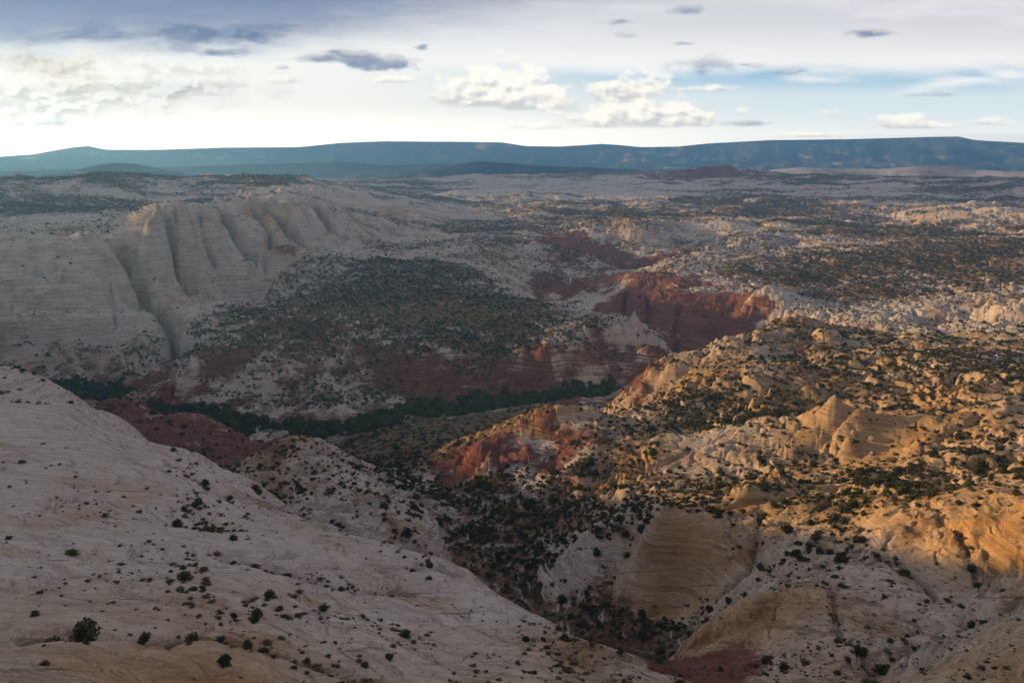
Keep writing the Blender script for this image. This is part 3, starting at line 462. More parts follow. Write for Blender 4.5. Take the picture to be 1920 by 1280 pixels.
# ------------------------------------------------------------------ rock material
def rock_material():
    mt = bpy.data.materials.new('sandstone'); mt.use_nodes = True; t = NT(mt.node_tree); mt.node_tree.nodes.clear()
    out = t.n.new('ShaderNodeOutputMaterial'); b = t.n.new('ShaderNodeBsdfDiffuse'); t.l.new(b.outputs[0], out.inputs[0])
    b.inputs['Roughness'].default_value = 0.6
    geo = t.n.new('ShaderNodeNewGeometry'); pos = geo.outputs['Position']
    at = t.n.new('ShaderNodeAttribute'); at.attribute_name = 'kinds'
    red, och, veg = t.sep(at.outputs['Vector']); 
    nx, ny, nz = t.sep(geo.outputs['Normal'])
    px, py, pz = t.sep(pos)
    n80 = t.noise(pos, 1 / 80, 5, 0.6); n18 = t.noise(pos, 1 / 18, 6, 0.62); n4 = t.noise(pos, 1 / 3.5, 6, 0.65)
    n300 = t.noise(pos, 1 / 260, 4, 0.6)
    # bedding: thin layers in height, gently warped and dipping
    lay = t.m('ADD', pz, t.m('ADD', t.m('MULTIPLY', px, 0.05), t.m('MULTIPLY', n80, 7)))
    bed = t.noise(t.xyz(t.m('MULTIPLY', px, 0.012), t.m('MULTIPLY', py, 0.012), t.m('MULTIPLY', lay, 0.9)), 1.0, 6, 0.7)
    bedf = t.noise(t.xyz(t.m('MULTIPLY', px, 0.05), t.m('MULTIPLY', py, 0.05), t.m('MULTIPLY', lay, 3.2)), 1.0, 4, 0.7)
    steep = t.ss(nz, 0.99, 0.86)
    stk = t.noise(t.xyz(t.m('MULTIPLY', px, 0.035), t.m('MULTIPLY', t.m('ADD', t.m('ADD', py, t.m('MULTIPLY', pz, 1.6)), t.m('MULTIPLY', n80, 16)), 0.55), 0.0), 1.0, 5, 0.68)
    bed = t.m('ADD', 0.5, t.m('ADD', t.m('MULTIPLY', t.m('SUBTRACT', bed, 0.5), t.m('ADD', 0.25, t.m('MULTIPLY', steep, 0.75))), t.m('MULTIPLY', t.m('SUBTRACT', stk, 0.5), t.m('SUBTRACT', 0.75, t.m('MULTIPLY', steep, 0.75)))))
    pale = t.mix(t.ss(bed, 0.35, 0.68), (0.575, 0.515, 0.455), (0.345, 0.285, 0.225))
    pale = t.mix(t.ss(n300, 0.45, 0.7), pale, (0.50, 0.435, 0.385))
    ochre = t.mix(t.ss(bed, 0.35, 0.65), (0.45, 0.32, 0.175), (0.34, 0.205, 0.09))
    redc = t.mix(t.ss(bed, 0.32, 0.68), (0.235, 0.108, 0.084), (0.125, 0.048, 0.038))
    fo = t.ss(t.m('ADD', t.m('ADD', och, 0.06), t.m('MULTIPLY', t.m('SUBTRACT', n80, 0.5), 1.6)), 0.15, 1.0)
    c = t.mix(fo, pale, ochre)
    fr = t.ss(t.m('ADD', red, t.m('ADD', t.m('MULTIPLY', t.m('SUBTRACT', n80, 0.5), 1.5), t.m('ADD', t.m('MULTIPLY', t.m('SUBTRACT', n18, 0.5), 1.1), t.m('MULTIPLY', t.m('SUBTRACT', bed, 0.5), 0.6)))), 0.38, 0.66)
    c = t.mix(fr, c, redc)
    # soil with scrub and dry grass on the flatter ground
    flat = t.ss(nz, 0.72, 0.93)
    fs = t.m('MULTIPLY', t.ss(t.m('ADD', veg, t.m('ADD', t.m('MULTIPLY', t.m('SUBTRACT', n18, 0.5), 1.5), t.m('MULTIPLY', t.m('SUBTRACT', n80, 0.5), 0.7))), 0.38, 0.72), flat)
    soil = t.mix(t.ss(och, 0.3, 0.7), t.mix(t.ss(red, 0.3, 0.7), (0.15, 0.115, 0.078), (0.135, 0.075, 0.052)), (0.27, 0.215, 0.085))
    soil = t.mix(t.m('MULTIPLY', t.ss(n4, 0.46, 0.66), 0.7), soil, (0.075, 0.075, 0.042))
    c = t.mix(t.m('MULTIPLY', fs, 0.85), c, soil)
    dirt = t.m('MULTIPLY', t.ss(t.m('ADD', t.m('MULTIPLY', n18, 0.8), t.m('MULTIPLY', t.m('ADD', n80, veg), 0.35)), 0.58, 0.86), t.m('MULTIPLY', flat, t.ss(veg, 0.06, 0.35)))
    c = t.mix(t.m('MULTIPLY', dirt, 0.75), c, t.mix(t.ss(red, 0.3, 0.7), (0.17, 0.115, 0.07), (0.17, 0.08, 0.05)))
    bline = t.noise(t.xyz(t.m('MULTIPLY', px, 0.018), t.m('MULTIPLY', py, 0.018), t.m('MULTIPLY', lay, 0.55)), 1.0, 5, 0.75)
    bl_ = t.m('MULTIPLY', t.ss(t.m('ABSOLUTE', t.m('SUBTRACT', bline, 0.5)), 0.034, 0.004), t.m('MULTIPLY', t.ss(nz, 0.985, 0.93), t.ss(n18, 0.34, 0.52)))
    c = t.mix(t.m('MULTIPLY', bl_, 0.55), c, (0.12, 0.085, 0.06))
    tuft = t.noise(pos, 1 / 1.7, 3, 0.6)
    tf = t.m('MULTIPLY', t.ss(t.m('ADD', tuft, t.m('MULTIPLY', veg, 0.06)), 0.57, 0.66), t.m('MULTIPLY', t.ss(veg, 0.03, 0.3), flat))
    c = t.mix(t.m('MULTIPLY', tf, 0.75), c, (0.075, 0.066, 0.04))
    # far scrub too small to stand as plants
    dist = t.vm('LENGTH', t.vm('SUBTRACT', pos, (0, 0, CZ)))
    dots = t.noise(pos, 1 / 6.5, 2, 0.5)
    fd = t.m('MULTIPLY', t.ss(t.m('ADD', dots, t.m('MULTIPLY', veg, 0.13)), 0.62, 0.69), t.m('MULTIPLY', flat, t.ss(veg, 0.12, 0.4)))
    c = t.mix(t.m('MULTIPLY', fd, 0.85), c, (0.035, 0.042, 0.024))
    # grain, streaks, weathering
    g = t.m('ADD', 0.36, t.m('ADD', t.m('MULTIPLY', n4, 0.56), t.m('ADD', t.m('MULTIPLY', bedf, 0.30), t.m('MULTIPLY', stk, 0.46))))
    c = t.mul(c, t.xyz(g, g, g))
    crack = t.ss(t.m('ABSOLUTE', t.m('SUBTRACT', t.noise(t.xyz(t.m('MULTIPLY', px, 0.35), t.m('MULTIPLY', py, 0.35), t.m('MULTIPLY', pz, 1.2)), 0.35, 4, 0.6), 0.5)), 0.014, 0.0)
    c = t.mix(t.m('MULTIPLY', crack, 0.28), c, (0.09, 0.065, 0.05))
    joint = t.m('MULTIPLY', t.ss(stk, 0.41, 0.33), t.ss(n18, 0.36, 0.55))
    c = t.mix(t.m('MULTIPLY', joint, 0.72), c, (0.115, 0.085, 0.062))
    fine = t.noise(t.xyz(t.m('MULTIPLY', px, 0.10), t.m('MULTIPLY', t.m('ADD', t.m('ADD', py, t.m('MULTIPLY', pz, 1.8)), t.m('MULTIPLY', n18, 9)), 1.5), 0.0), 1.0, 4, 0.65)
    c = t.mix(t.m('MULTIPLY', t.ss(fine, 0.42, 0.34), 0.40), c, (0.14, 0.105, 0.08))
    stain = t.m('MULTIPLY', t.ss(t.m('ADD', n18, t.m('MULTIPLY', n80, 0.6)), 0.80, 0.98), 0.55)
    c = t.mul(c, t.mix(stain, (1, 1, 1), (0.80, 0.62, 0.42)))
    t.l.new(c, b.inputs[0])
    hgt = t.m('ADD', t.m('MULTIPLY', bed, 1.6), t.m('ADD', t.m('MULTIPLY', bedf, 0.7), t.m('MULTIPLY', n4, 1.1)))
    bp = t.n.new('ShaderNodeBump'); bp.inputs['Strength'].default_value = 0.75; bp.inputs['Distance'].default_value = 1.0
    t.l.new(hgt, bp.inputs['Height']); t.l.new(bp.outputs[0], b.inputs['Normal'])
    return mt
ROCK = rock_material()
ground = grid_mesh('ground', Pn, ROCK)
ground['kind'] = 'structure'
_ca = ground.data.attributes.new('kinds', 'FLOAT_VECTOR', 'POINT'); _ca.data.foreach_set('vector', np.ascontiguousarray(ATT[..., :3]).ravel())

# ------------------------------------------------------------------ mountains
def forest_material(name, c1, c2, c3):
    mt = bpy.data.materials.new(name); mt.use_nodes = True; t = NT(mt.node_tree); mt.node_tree.nodes.clear()
    out = t.n.new('ShaderNodeOutputMaterial'); b = t.n.new('ShaderNodeBsdfDiffuse'); t.l.new(b.outputs[0], out.inputs[0])
    geo = t.n.new('ShaderNodeNewGeometry'); pos = geo.outputs['Position']
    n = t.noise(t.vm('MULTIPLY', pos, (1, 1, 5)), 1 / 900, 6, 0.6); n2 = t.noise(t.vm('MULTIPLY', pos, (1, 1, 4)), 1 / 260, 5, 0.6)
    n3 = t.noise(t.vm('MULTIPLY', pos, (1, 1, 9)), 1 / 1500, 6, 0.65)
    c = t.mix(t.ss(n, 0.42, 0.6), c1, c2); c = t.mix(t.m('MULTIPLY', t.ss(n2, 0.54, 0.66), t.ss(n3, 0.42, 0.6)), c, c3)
    t.l.new(c, b.inputs[0]); return mt
def mountain(name, prof, r0, r1, zb, mat, foot, gul, seed):
    """a range whose crest follows prof = [(u, v)] seen at distance r1, with its slope starting at r0"""
    us = np.array([p[0] for p in prof]); vs = np.array([p[1] for p in prof])
    azs = np.array([math.atan2(*ray(u, v)[:2]) for u, v in prof])
    tans = np.array([ray(u, v)[2] / math.hypot(*ray(u, v)[:2]) for u, v in prof])
    az = np.linspace(azs[0], azs[-1], 900); cz = CZ + np.interp(az, azs, tans) * r1
    k = np.concatenate([np.linspace(0, 1, 110), np.linspace(1, 1.35, 14)[1:]])
    A2, K2 = np.meshgrid(az, k, indexing='ij'); RR = r0 + (r1 - r0) * K2
    x = RR * np.sin(A2); y = RR * np.cos(A2)
    top = np.repeat(cz[:, None], len(k), 1)
    w = fbm(x / 2600 + seed, y / 2600, 4)
    g = 1 - np.abs(fbm(x / 600 + seed, y / 1000, 5)) * 2
    kk = np.clip(K2 + 0.10 * w * sstep(K2, 0, 0.3) * (1 - sstep(K2, 0.75, 1.0)), 0, 1)
    rise = np.where(kk < 0.8, 0.62 * (kk / 0.8) ** foot, 0.62 + 0.38 * sstep(kk, 0.78, 1.0))
    z = zb + (top - zb) * rise
    z = z - gul * g * (top - zb) * sstep(K2, 0.02, 0.3) * (1 - sstep(K2, 0.86, 1.0))
    z = np.where(K2 > 1, top - (K2 - 1) * 300, z)
    edge = sstep(A2, az[0], az[0] + 0.02) * (1 - sstep(A2, az[-1] - 0.02, az[-1]))
    z = zb - 30 + (z - zb + 30) * edge
    o = grid_mesh(name, np.stack([x, y, z], -1), mat); o['kind'] = 'structure'; return o
FOREST = forest_material('forested_slope', (0.022, 0.034, 0.024), (0.065, 0.075, 0.05), (0.30, 0.25, 0.18))  # third colour: pale meadow streaks, with sunlight on them put into the colour
FOOT = forest_material('brush_slope', (0.05, 0.06, 0.045), (0.09, 0.09, 0.065), (0.17, 0.14, 0.11))
BAD = forest_material('pale_badland', (0.40, 0.36, 0.34), (0.16, 0.14, 0.12), (0.10, 0.10, 0.08))
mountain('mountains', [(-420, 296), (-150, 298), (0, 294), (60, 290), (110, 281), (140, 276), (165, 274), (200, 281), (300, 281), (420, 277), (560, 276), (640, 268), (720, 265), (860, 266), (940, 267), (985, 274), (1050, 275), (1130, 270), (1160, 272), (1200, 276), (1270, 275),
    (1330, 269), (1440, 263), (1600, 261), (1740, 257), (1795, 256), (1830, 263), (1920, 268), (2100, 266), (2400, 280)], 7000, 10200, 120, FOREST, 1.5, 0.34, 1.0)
mountain('foothills', [(-350, 330), (0, 322), (120, 318), (300, 314), (480, 308), (560, 306), (640, 303), (720, 310), (900, 306), (1050, 314), (1250, 318), (1500, 322), (2200, 322)], 5500, 6500, 122, FOOT, 1.2, 0.45, 4.0)
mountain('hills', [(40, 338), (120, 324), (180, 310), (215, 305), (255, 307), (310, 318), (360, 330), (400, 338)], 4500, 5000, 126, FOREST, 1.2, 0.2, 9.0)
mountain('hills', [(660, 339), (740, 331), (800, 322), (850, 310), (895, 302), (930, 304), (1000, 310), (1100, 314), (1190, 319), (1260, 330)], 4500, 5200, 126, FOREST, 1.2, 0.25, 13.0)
mountain('badlands', [(1400, 331), (1450, 318), (1500, 314), (1560, 316), (1650, 317), (1740, 310), (1790, 311), (1830, 319), (1900, 321), (2100, 324)], 4700, 5200, 127, BAD, 0.9, 0.3, 21.0)

# ------------------------------------------------------------------ plants
def leaf_material(name, a, b, c):
    mt = bpy.data.materials.new(name); mt.use_nodes = True; t = NT(mt.node_tree); mt.node_tree.nodes.clear()
    out = t.n.new('ShaderNodeOutputMaterial'); d = t.n.new('ShaderNodeBsdfDiffuse'); t.l.new(d.outputs[0], out.inputs[0])
    geo = t.n.new('ShaderNodeNewGeometry'); pos = geo.outputs['Position']
    n = t.noise(pos, 1 / 9, 3, 0.6); n2 = t.noise(pos, 1 / 0.8, 3, 0.6)
    cc = t.mix(t.ss(n, 0.4, 0.62), a, b); cc = t.mix(t.ss(n2, 0.45, 0.75), cc, c)
    t.l.new(cc, d.inputs[0]); return mt
LEAF = leaf_material('juniper_leaf', (0.028, 0.034, 0.014), (0.055, 0.055, 0.022), (0.10, 0.088, 0.040))
SAGE = leaf_material('sage_leaf', (0.046, 0.048, 0.026), (0.10, 0.09, 0.05), (0.20, 0.17, 0.10))
GREEN = leaf_material('cottonwood_leaf', (0.032, 0.048, 0.012), (0.058, 0.08, 0.02), (0.10, 0.12, 0.036))
def bark_material():
    mt = bpy.data.materials.new('bark'); mt.use_nodes = True; t = NT(mt.node_tree); b = mt.node_tree.nodes['Principled BSDF']
    geo = t.n.new('ShaderNodeNewGeometry'); n = t.noise(t.vm('MULTIPLY', geo.outputs['Position'], (9, 9, 1.5)), 1.0, 5, 0.6)
    t.l.new(t.mix(n, (0.10, 0.075, 0.055), (0.24, 0.19, 0.15)), b.inputs['Base Color']); b.inputs['Roughness'].default_value = 0.9; return mt
BARK = bark_material()

def shards(n, clumps, size, seed, flat=0.8, core=True):
    """leaf sprays of a bush of radius 1 resting on z = 0: an (n,3,3) array of triangles gathered in clumps"""
    g = np.random.default_rng(seed)
    d = g.normal(size=(clumps, 3)); d /= np.linalg.norm(d, axis=1)[:, None]
    cc = d * g.uniform(0.15, 0.60, (clumps, 1)); cc[:, 2] = np.abs(cc[:, 2]) * 1.1 - 0.12
    k = g.integers(0, clumps, n)
    o = g.normal(size=(n, 3)); o /= np.linalg.norm(o, axis=1)[:, None]
    ctr = cc[k] + o * (g.uniform(0.2, 1, (n, 1)) ** 0.5) * (0.34 + 0.35 / math.sqrt(clumps))
    a = g.normal(size=(n, 3)); a -= (a * o).sum(1)[:, None] * o * 0.6; a /= np.linalg.norm(a, axis=1)[:, None]
    b = np.cross(o + 0.5 * g.normal(size=(n, 3)), a); b /= np.linalg.norm(b, axis=1)[:, None] + 1e-6
    s = size * g.uniform(0.6, 1.3, (n, 1))
    t = np.stack([ctr + a * s, ctr - a * s * 0.5 + b * s * 0.8, ctr - a * s * 0.5 - b * s * 0.8], 1)
    t[..., 2] = np.maximum((t[..., 2] + 0.45) * flat, 0.02)
    return t
def tri_mesh(name, tris, mat):
    me = bpy.data.meshes.new(name); v = np.ascontiguousarray(tris.reshape(-1, 3), np.float32); n = len(v)
    me.vertices.add(n); me.vertices.foreach_set('co', v.ravel()); me.loops.add(n); me.loops.foreach_set('vertex_index', np.arange(n, dtype=np.int32))
    me.polygons.add(n // 3); me.polygons.foreach_set('loop_start', np.arange(0, n, 3, dtype=np.int32)); me.update(calc_edges=True)
    me.materials.append(mat); return me
def limb(p0, p1, r0, r1, sides=6):
    p0 = np.array(p0, float); p1 = np.array(p1, float); ax = (p1 - p0) / np.linalg.norm(p1 - p0)
    u = np.cross(ax, [0.3, 0.9, 0.1]); u /= np.linalg.norm(u); w = np.cross(ax, u); out = []
    for i in range(sides):
        a0 = 2 * math.pi * i / sides; a1 = 2 * math.pi * (i + 1) / sides
        q = lambda p, r, a: p + r * (math.cos(a) * u + math.sin(a) * w)
        A0, A1, B0, B1 = q(p0, r0, a0), q(p0, r0, a1), q(p1, r1, a0), q(p1, r1, a1)
        out += [[A0, A1, B1], [A0, B1, B0]]
    return out
def trunk_tris(seed, h, r, n=4):
    g = random.Random(seed); out = []; p = np.array([0, 0, -0.15]); rr = r
    for i in range(3):
        q = p + np.array([g.uniform(-.1, .1) * h, g.uniform(-.1, .1) * h, h * 0.3]); out += limb(p, q, rr, rr * 0.75); 
        if i:
            for _ in range(n // 2):
                a = g.uniform(0, 6.28); e = p + np.array([math.cos(a) * h * .33, math.sin(a) * h * .33, h * g.uniform(.2, .4)]); out += limb(p, e, rr * 0.55, rr * 0.2, 5)
        p = q; rr *= 0.75
    return np.array(out)

# visibility of each spot of the ground from the overlook
ELEV = (Z - CZ) / GR
VIS = np.maximum.accumulate(ELEV, axis=1)
II, JJ = (np.abs(az_c) < R(35.5)).nonzero()[0], ((r_c > 78) & (r_c < 3400)).nonzero()[0]
i0, i1, j0, j1 = II[0], II[-1] - 1, JJ[0], JJ[-1] - 1
def spot(fi, fj):
    i = fi.astype(int); j = fj.astype(int); a = fi - i; b = fj - j
    def lerp(G): return (G[i, j] * (1 - a) + G[i + 1, j] * a) * (1 - b) + (G[i, j + 1] * (1 - a) + G[i + 1, j + 1] * a) * b
    return lerp(X), lerp(Y), lerp(Z), SLOPE[i, j], TREE[i, j], VIS[i, j], ELEV[i, j]
NC = 700000
fi = rng.uniform(i0, i1, NC); fj = rng.uniform(j0, j1, NC)
px, py, pz, psl, ptr, pvis, pel = spot(fi, fj)
pr = np.hypot(px, py)
unit = NC / ((az_c[i1] - az_c[i0]) * math.log(r_c[j1] / r_c[j0]))       # candidates per unit of (bearing x log range)
lay_ = (pz + 4 * fbm(px / 140, py / 140, 3)) / 5.0
clump = 0.55 * perlin(lay_, pr / 300) + fbm(px / 32, py / 32, 4) * 0.9 + fbm(px / 130, py / 130, 3) * 1.1
dens = np.clip(ptr * np.interp(pr, [80, 500, 900], [1.35, 1.3, 1.05]) + 0.003, 0, 1)
near_ = 1 - sstep(pr, 260, 420)
dens = np.clip(dens * (1 - near_ * (1 - 0.45 - 1.7 * sstep(clump, -0.1, 0.6))), 0, 1)
# thickets: (u, v, radius px, density, depth ratio)
THICK = [(390, 965, 70, .75, 2.4), (345, 868, 26, .5, 2.4), (395, 910, 30, .3, 2.2), (350, 1075, 34, .55, 2.0), (360, 1100, 40, .6, 1.6), (430, 1140, 70, .5, 1.6), (520, 1130, 60, .45, 1.6), (580, 1085, 40, .6, 1.4), (640, 1105, 46, .7, 1.4), (150, 1190, 40, .8, .9), (260, 1190, 50, .7, .9), (500, 1215, 50, .9, .9), (600, 1238, 60, .9, .9), (700, 1255, 50, .7, .9), (800, 1060, 50, .5, 1.6),
         (740, 1030, 50, .4, 1.6), (940, 1230, 90, .35, 1.5), (1040, 1230, 70, .4, 1.5), (850, 1150, 60, .2, 1.5), (70, 1055, 50, .2, 1.2), (20, 1240, 40, .4, 1.0)]
thick = np.zeros_like(dens)
for (u, v, rp, dd, dr) in THICK:
    x, y, r = hit(u, v); d = math.hypot(r, 120); rad = rp * d / F; ux, uy = x / r, y / r; dx = px - x; dy = py - y
    q = ((dx * ux + dy * uy) / (rad * dr)) ** 2 + ((dx * uy - dy * ux) / rad) ** 2
    thick = np.maximum(thick, dd * np.exp(-q * 1.3))
slotc = np.zeros_like(dens)
for (pl, wid, dep) in SW[15:]:
    for (a, b) in zip(pl[:-1], pl[1:]):
        ex, ey = b[0] - a[0], b[1] - a[1]; L = ex * ex + ey * ey
        t = np.clip(((px - a[0]) * ex + (py - a[1]) * ey) / L, 0, 1); dm = np.hypot(px - a[0] - t * ex, py - a[1] - t * ey)
        slotc = np.maximum(slotc, 0.85 * np.exp(-(dm / (wid * 1.1)) ** 2))
cover = np.clip(dens ** 1.25 * (1 + 1.5 * clump * (1 - dens * 0.5)), 0, 1) * sstep(psl, 0.62, 0.85)
cover = np.where((ptr > 0.72) & (pr < 560), np.clip(cover * 1.7, 0, 1.5), cover)
cover = np.maximum(cover, np.maximum(slotc, thick * np.clip(0.75 + 0.9 * fbm(px / 7, py / 7, 3), 0, 1)))
d0 = np.interp(pr, [80, 250, 500, 1000, 2000, 3400], [0.55, 0.38, 0.22, 0.060, 0.022, 0.009])
acc = rng.uniform(0, 1, NC) < cover * d0 * pr * pr / unit
river = (pz < 9.5) & (pr > 520) & (pr < 1000)
acc &= ~river
px, py, pz, pr, pvis, pel, cover_ = px[acc], py[acc], pz[acc], pr[acc], pvis[acc], pel[acc], dens[acc]
clus = np.maximum(slotc, thick)[acc]
n = len(px); print('plants', n)
jun = rng.uniform(0, 1, n) < np.interp(pr, [80, 200, 330, 700, 1000], [0.02, 0.07, 0.42, 0.7, 0.9]) * (0.5 + 0.6 * cover_)
jun |= (clus > 0.3) & (rng.uniform(0, 1, n) < 0.12)
rad = np.where(jun, rng.uniform(0.9, 2.0, n), np.where(clus > 0.22, rng.uniform(0.45, 1.25, n), 0.25 + 0.75 * rng.uniform(0, 1, n) ** 1.6)) * np.interp(pr, [80, 250, 500, 1200, 2500], [0.66, 0.8, 0.92, 1.1, 1.4]) * rng.lognormal(0, 0.28, n)
hgt = np.where(jun, rng.uniform(0.75, 1.25, n), rng.uniform(0.55, 0.85, n))
seen = pel + 1.2 * rad * hgt / pr > pvis
size_px = rad * 2 / np.hypot(pr, CZ - pz) * F
cosy = (py * cp - (pz - CZ) * sp)
pu = 960 + F * px / cosy; pv = 640 - F * (py * sp + (pz - CZ) * cp) / cosy
inside = (pu > 4) & (pu < 1916) & (pv < 1272) & seen

NOB = {}
def pick(mask, k):
    idx = np.nonzero(mask)[0]; return idx[np.argsort(-size_px[idx])][:k]
ind_j = pick(inside & jun, 300); ind_s = pick(inside & ~jun, 300)
single = np.zeros(n, bool); single[ind_j] = True; single[ind_s] = True

def mass(name, sel, LOD, mat, label, cat):
    """the plants past the nearest three hundred, one object"""
    parts = []; idx = np.nonzero(sel)[0]
    for (lo, hi, cnt, cl, sz) in LOD:
        ii = idx[(size_px[idx] >= lo) & (size_px[idx] < hi)]
        if not len(ii): continue
        tm = np.stack([shards(cnt, cl, sz, 100 + 7 * k + cnt) for k in range(8)])
        a = rng.uniform(0, 6.283, len(ii)); T = tm[rng.integers(0, 8, len(ii))].copy()
        c, s = np.cos(a)[:, None, None], np.sin(a)[:, None, None]
        xx = T[..., 0] * c - T[..., 1] * s; yy = T[..., 0] * s + T[..., 1] * c
        rr = rad[ii][:, None, None]
        T = np.stack([xx * rr + px[ii][:, None, None], yy * rr + py[ii][:, None, None], T[..., 2] * rr * hgt[ii][:, None, None] + pz[ii][:, None, None] - 0.12 * rr], -1)
        parts.append(T.reshape(-1, 3, 3))
    o = bpy.data.objects.new(name, tri_mesh(name, np.concatenate(parts), mat)); COL.objects.link(o)
    o['kind'] = 'stuff'; o['label'] = label; o['category'] = cat; return o
LODS = [(0, 3.2, 9, 3, 0.62), (3.2, 6, 16, 4, 0.5), (6, 11, 40, 6, 0.36), (11, 22, 90, 9, 0.25), (22, 999, 160, 12, 0.2)]
mass('scrub', ~jun & ~single, LODS, SAGE, 'low dark scrub dotted over the sandstone benches and slopes', 'scrub')
mass('woodland', jun & ~single, LODS, LEAF, 'dark juniper and pinyon woodland spread over the benches', 'woodland')

# the nearest ones, each an object of its own
LAND = [('in the round hollow of the pale dome', 390, 970), ('on the upper rim of the pale dome hollow', 360, 900), ('on the smooth upper face of the pale dome', 150, 850), ('along the pale dome skyline', 560, 960), ('at the left edge of the pale dome', 40, 1060),
        ('on the pale ledges below the dome hollow', 300, 1080), ('in the gully at the dome foot', 470, 1130), ('in the forked gully right of the hollow', 620, 1100), ('along the dark ledge crossing the lower left', 180, 1195), ('in the dark trench at the bottom left', 560, 1230), ('on the lowest left ledges', 150, 1250),
        ('on the bottom ledges under the trench', 420, 1262), ('on the pale nose above the side valley', 830, 1060), ('on the ochre slab at the bottom centre', 780, 1160), ('on the bottom edge left of centre', 760, 1255), ('on the ochre spur beside the valley', 990, 1190), ('at the tip of the ochre spur', 1080, 1250),
        ('on the cream knoll beside the red slope', 560, 840), ('on the cream knoll flank', 640, 910), ('at the foot of the cream knoll', 720, 960), ('on the red slope above the river trees', 400, 800), ('on the grassy flat above the valley', 760, 815), ('in the upper side valley', 820, 890), ('in the middle of the side valley', 900, 980),
        ('under the orange crags', 980, 920), ('in the valley below the orange crags', 1020, 1010), ('in the valley beside the ochre dome', 1100, 1080), ('in the lower red valley', 1120, 1160), ('at the mouth of the red valley', 1210, 1250), ('on the orange crags', 960, 850), ('on the slope right of the orange crags', 1120, 880),
        ('on the banded ochre dome', 1260, 1030), ('in the cleft beside the banded dome', 1400, 1060), ('on the left flank of the striped dome', 1370, 1190), ('on the crown of the striped dome', 1470, 1110), ('on the right flank of the striped dome', 1520, 1200), ('at the bottom of the striped dome', 1450, 1262), ('in the ravine right of the striped dome', 1620, 1190),
        ('at the bottom right of centre', 1650, 1262), ('on the lower right dome', 1860, 1220), ('in the dark ravine at the right', 1800, 1120), ('in the long ravine of the right slope', 1640, 1050), ('on the shaded shelf at the right', 1640, 960), ('on the sunlit slab at the right edge', 1880, 1000), ('on the rubble ridge at the right', 1740, 1000),
        ('above the sunlit slab', 1850, 900), ('below the sunlit pyramid', 1580, 880), ('right of the sunlit pyramid', 1750, 850), ('on the golden crest', 1450, 920), ('on the slope below the golden crest', 1480, 1000), ('in the shaded hollow left of the pyramid', 1340, 800), ('on the pale slope facing the valley', 1260, 900)]
ORD = ['first', 'second', 'third', 'fourth', 'fifth', 'sixth', 'seventh', 'eighth', 'ninth', 'tenth', 'eleventh', 'twelfth', 'thirteenth', 'fourteenth', 'fifteenth', 'sixteenth', 'seventeenth', 'eighteenth', 'nineteenth', 'twentieth']
ORD += ['twenty-' + o for o in ORD[:9]] + ['thirtieth'] + ['thirty-' + o for o in ORD[:9]] + ['fortieth'] + ['forty-' + o for o in ORD[:9]] + ['fiftieth'] + ['fifty-' + o for o in ORD[:9]] + ['sixtieth'] + ['sixty-' + o for o in ORD[:9]]
def labels(us, vs, sizes, words, land):
    zone = [min(range(len(land)), key=lambda k: (land[k][1] - u) ** 2 + (1.3 * (land[k][2] - v)) ** 2) for u, v in zip(us, vs)]
    out = [''] * len(us); q = np.quantile(sizes, [0.33, 0.75]) if len(sizes) else (0, 0)
    for zk in set(zone):
        mem = sorted([i for i in range(len(us)) if zone[i] == zk], key=lambda i: us[i])
        for c, i in enumerate(mem):
            w = ('small ' if sizes[i] < q[0] else 'broad ' if sizes[i] > q[1] else '') + words
            out[i] = f'{w} {ORD[min(c, len(ORD)-1)]} from left {land[zk][0]}' if len(mem) > 1 else f'lone {w} {land[zk][0]}'
    return out
def link_copy(src, parent=None):
    o = src.copy(); COL.objects.link(o); o.parent = parent; return o
def plant_things(kind, idx, words, cat, group, variants, n_parts):
    lab = labels([pu[i] for i in idx], [pv[i] for i in idx], [rad[i] for i in idx], words, LAND)
    for k, i in enumerate(idx):
        cm, tm = variants[k % len(variants)]
        sc = (rad[i], rad[i], rad[i] * hgt[i]); loc = (px[i], py[i], pz[i] - 0.1 * rad[i]); rz = rng.uniform(0, 6.28)
        if k < n_parts:
            e = bpy.data.objects.new(kind, None); e.empty_display_size = 0.3; COL.objects.link(e)
            c = bpy.data.objects.new('crown', cm); COL.objects.link(c); c.parent = e
            s = bpy.data.objects.new('trunk', tm); COL.objects.link(s); s.parent = e
        else:
            e = bpy.data.objects.new(kind, cm); COL.objects.link(e)
        e.location = loc; e.scale = sc; e.rotation_euler = (0, 0, rz)
        e['label'] = lab[k]; e['category'] = cat; e['group'] = group
jv = [(tri_mesh('crown', shards(520, 15, 0.13, 300 + k, 0.95), LEAF), tri_mesh('trunk', trunk_tris(k, 1.1, 0.09), BARK)) for k in range(6)]
DRY = leaf_material('dry_leaf', (0.045, 0.040, 0.022), (0.10, 0.082, 0.045), (0.16, 0.125, 0.07))
sv = [(tri_mesh('crown', shards(360, 12, 0.13, 400 + k, 0.8), (SAGE, LEAF, SAGE, DRY, LEAF, SAGE)[k]), tri_mesh('trunk', trunk_tris(50 + k, 0.6, 0.05), BARK)) for k in range(6)]
plant_things('juniper_tree', ind_j, 'dark green juniper', 'tree', 'junipers on the near slickrock and in the side valley', jv, 110)
plant_things('shrub', ind_s, 'dark scrubby bush', 'shrub', 'bushes on the near slickrock', sv, 70)

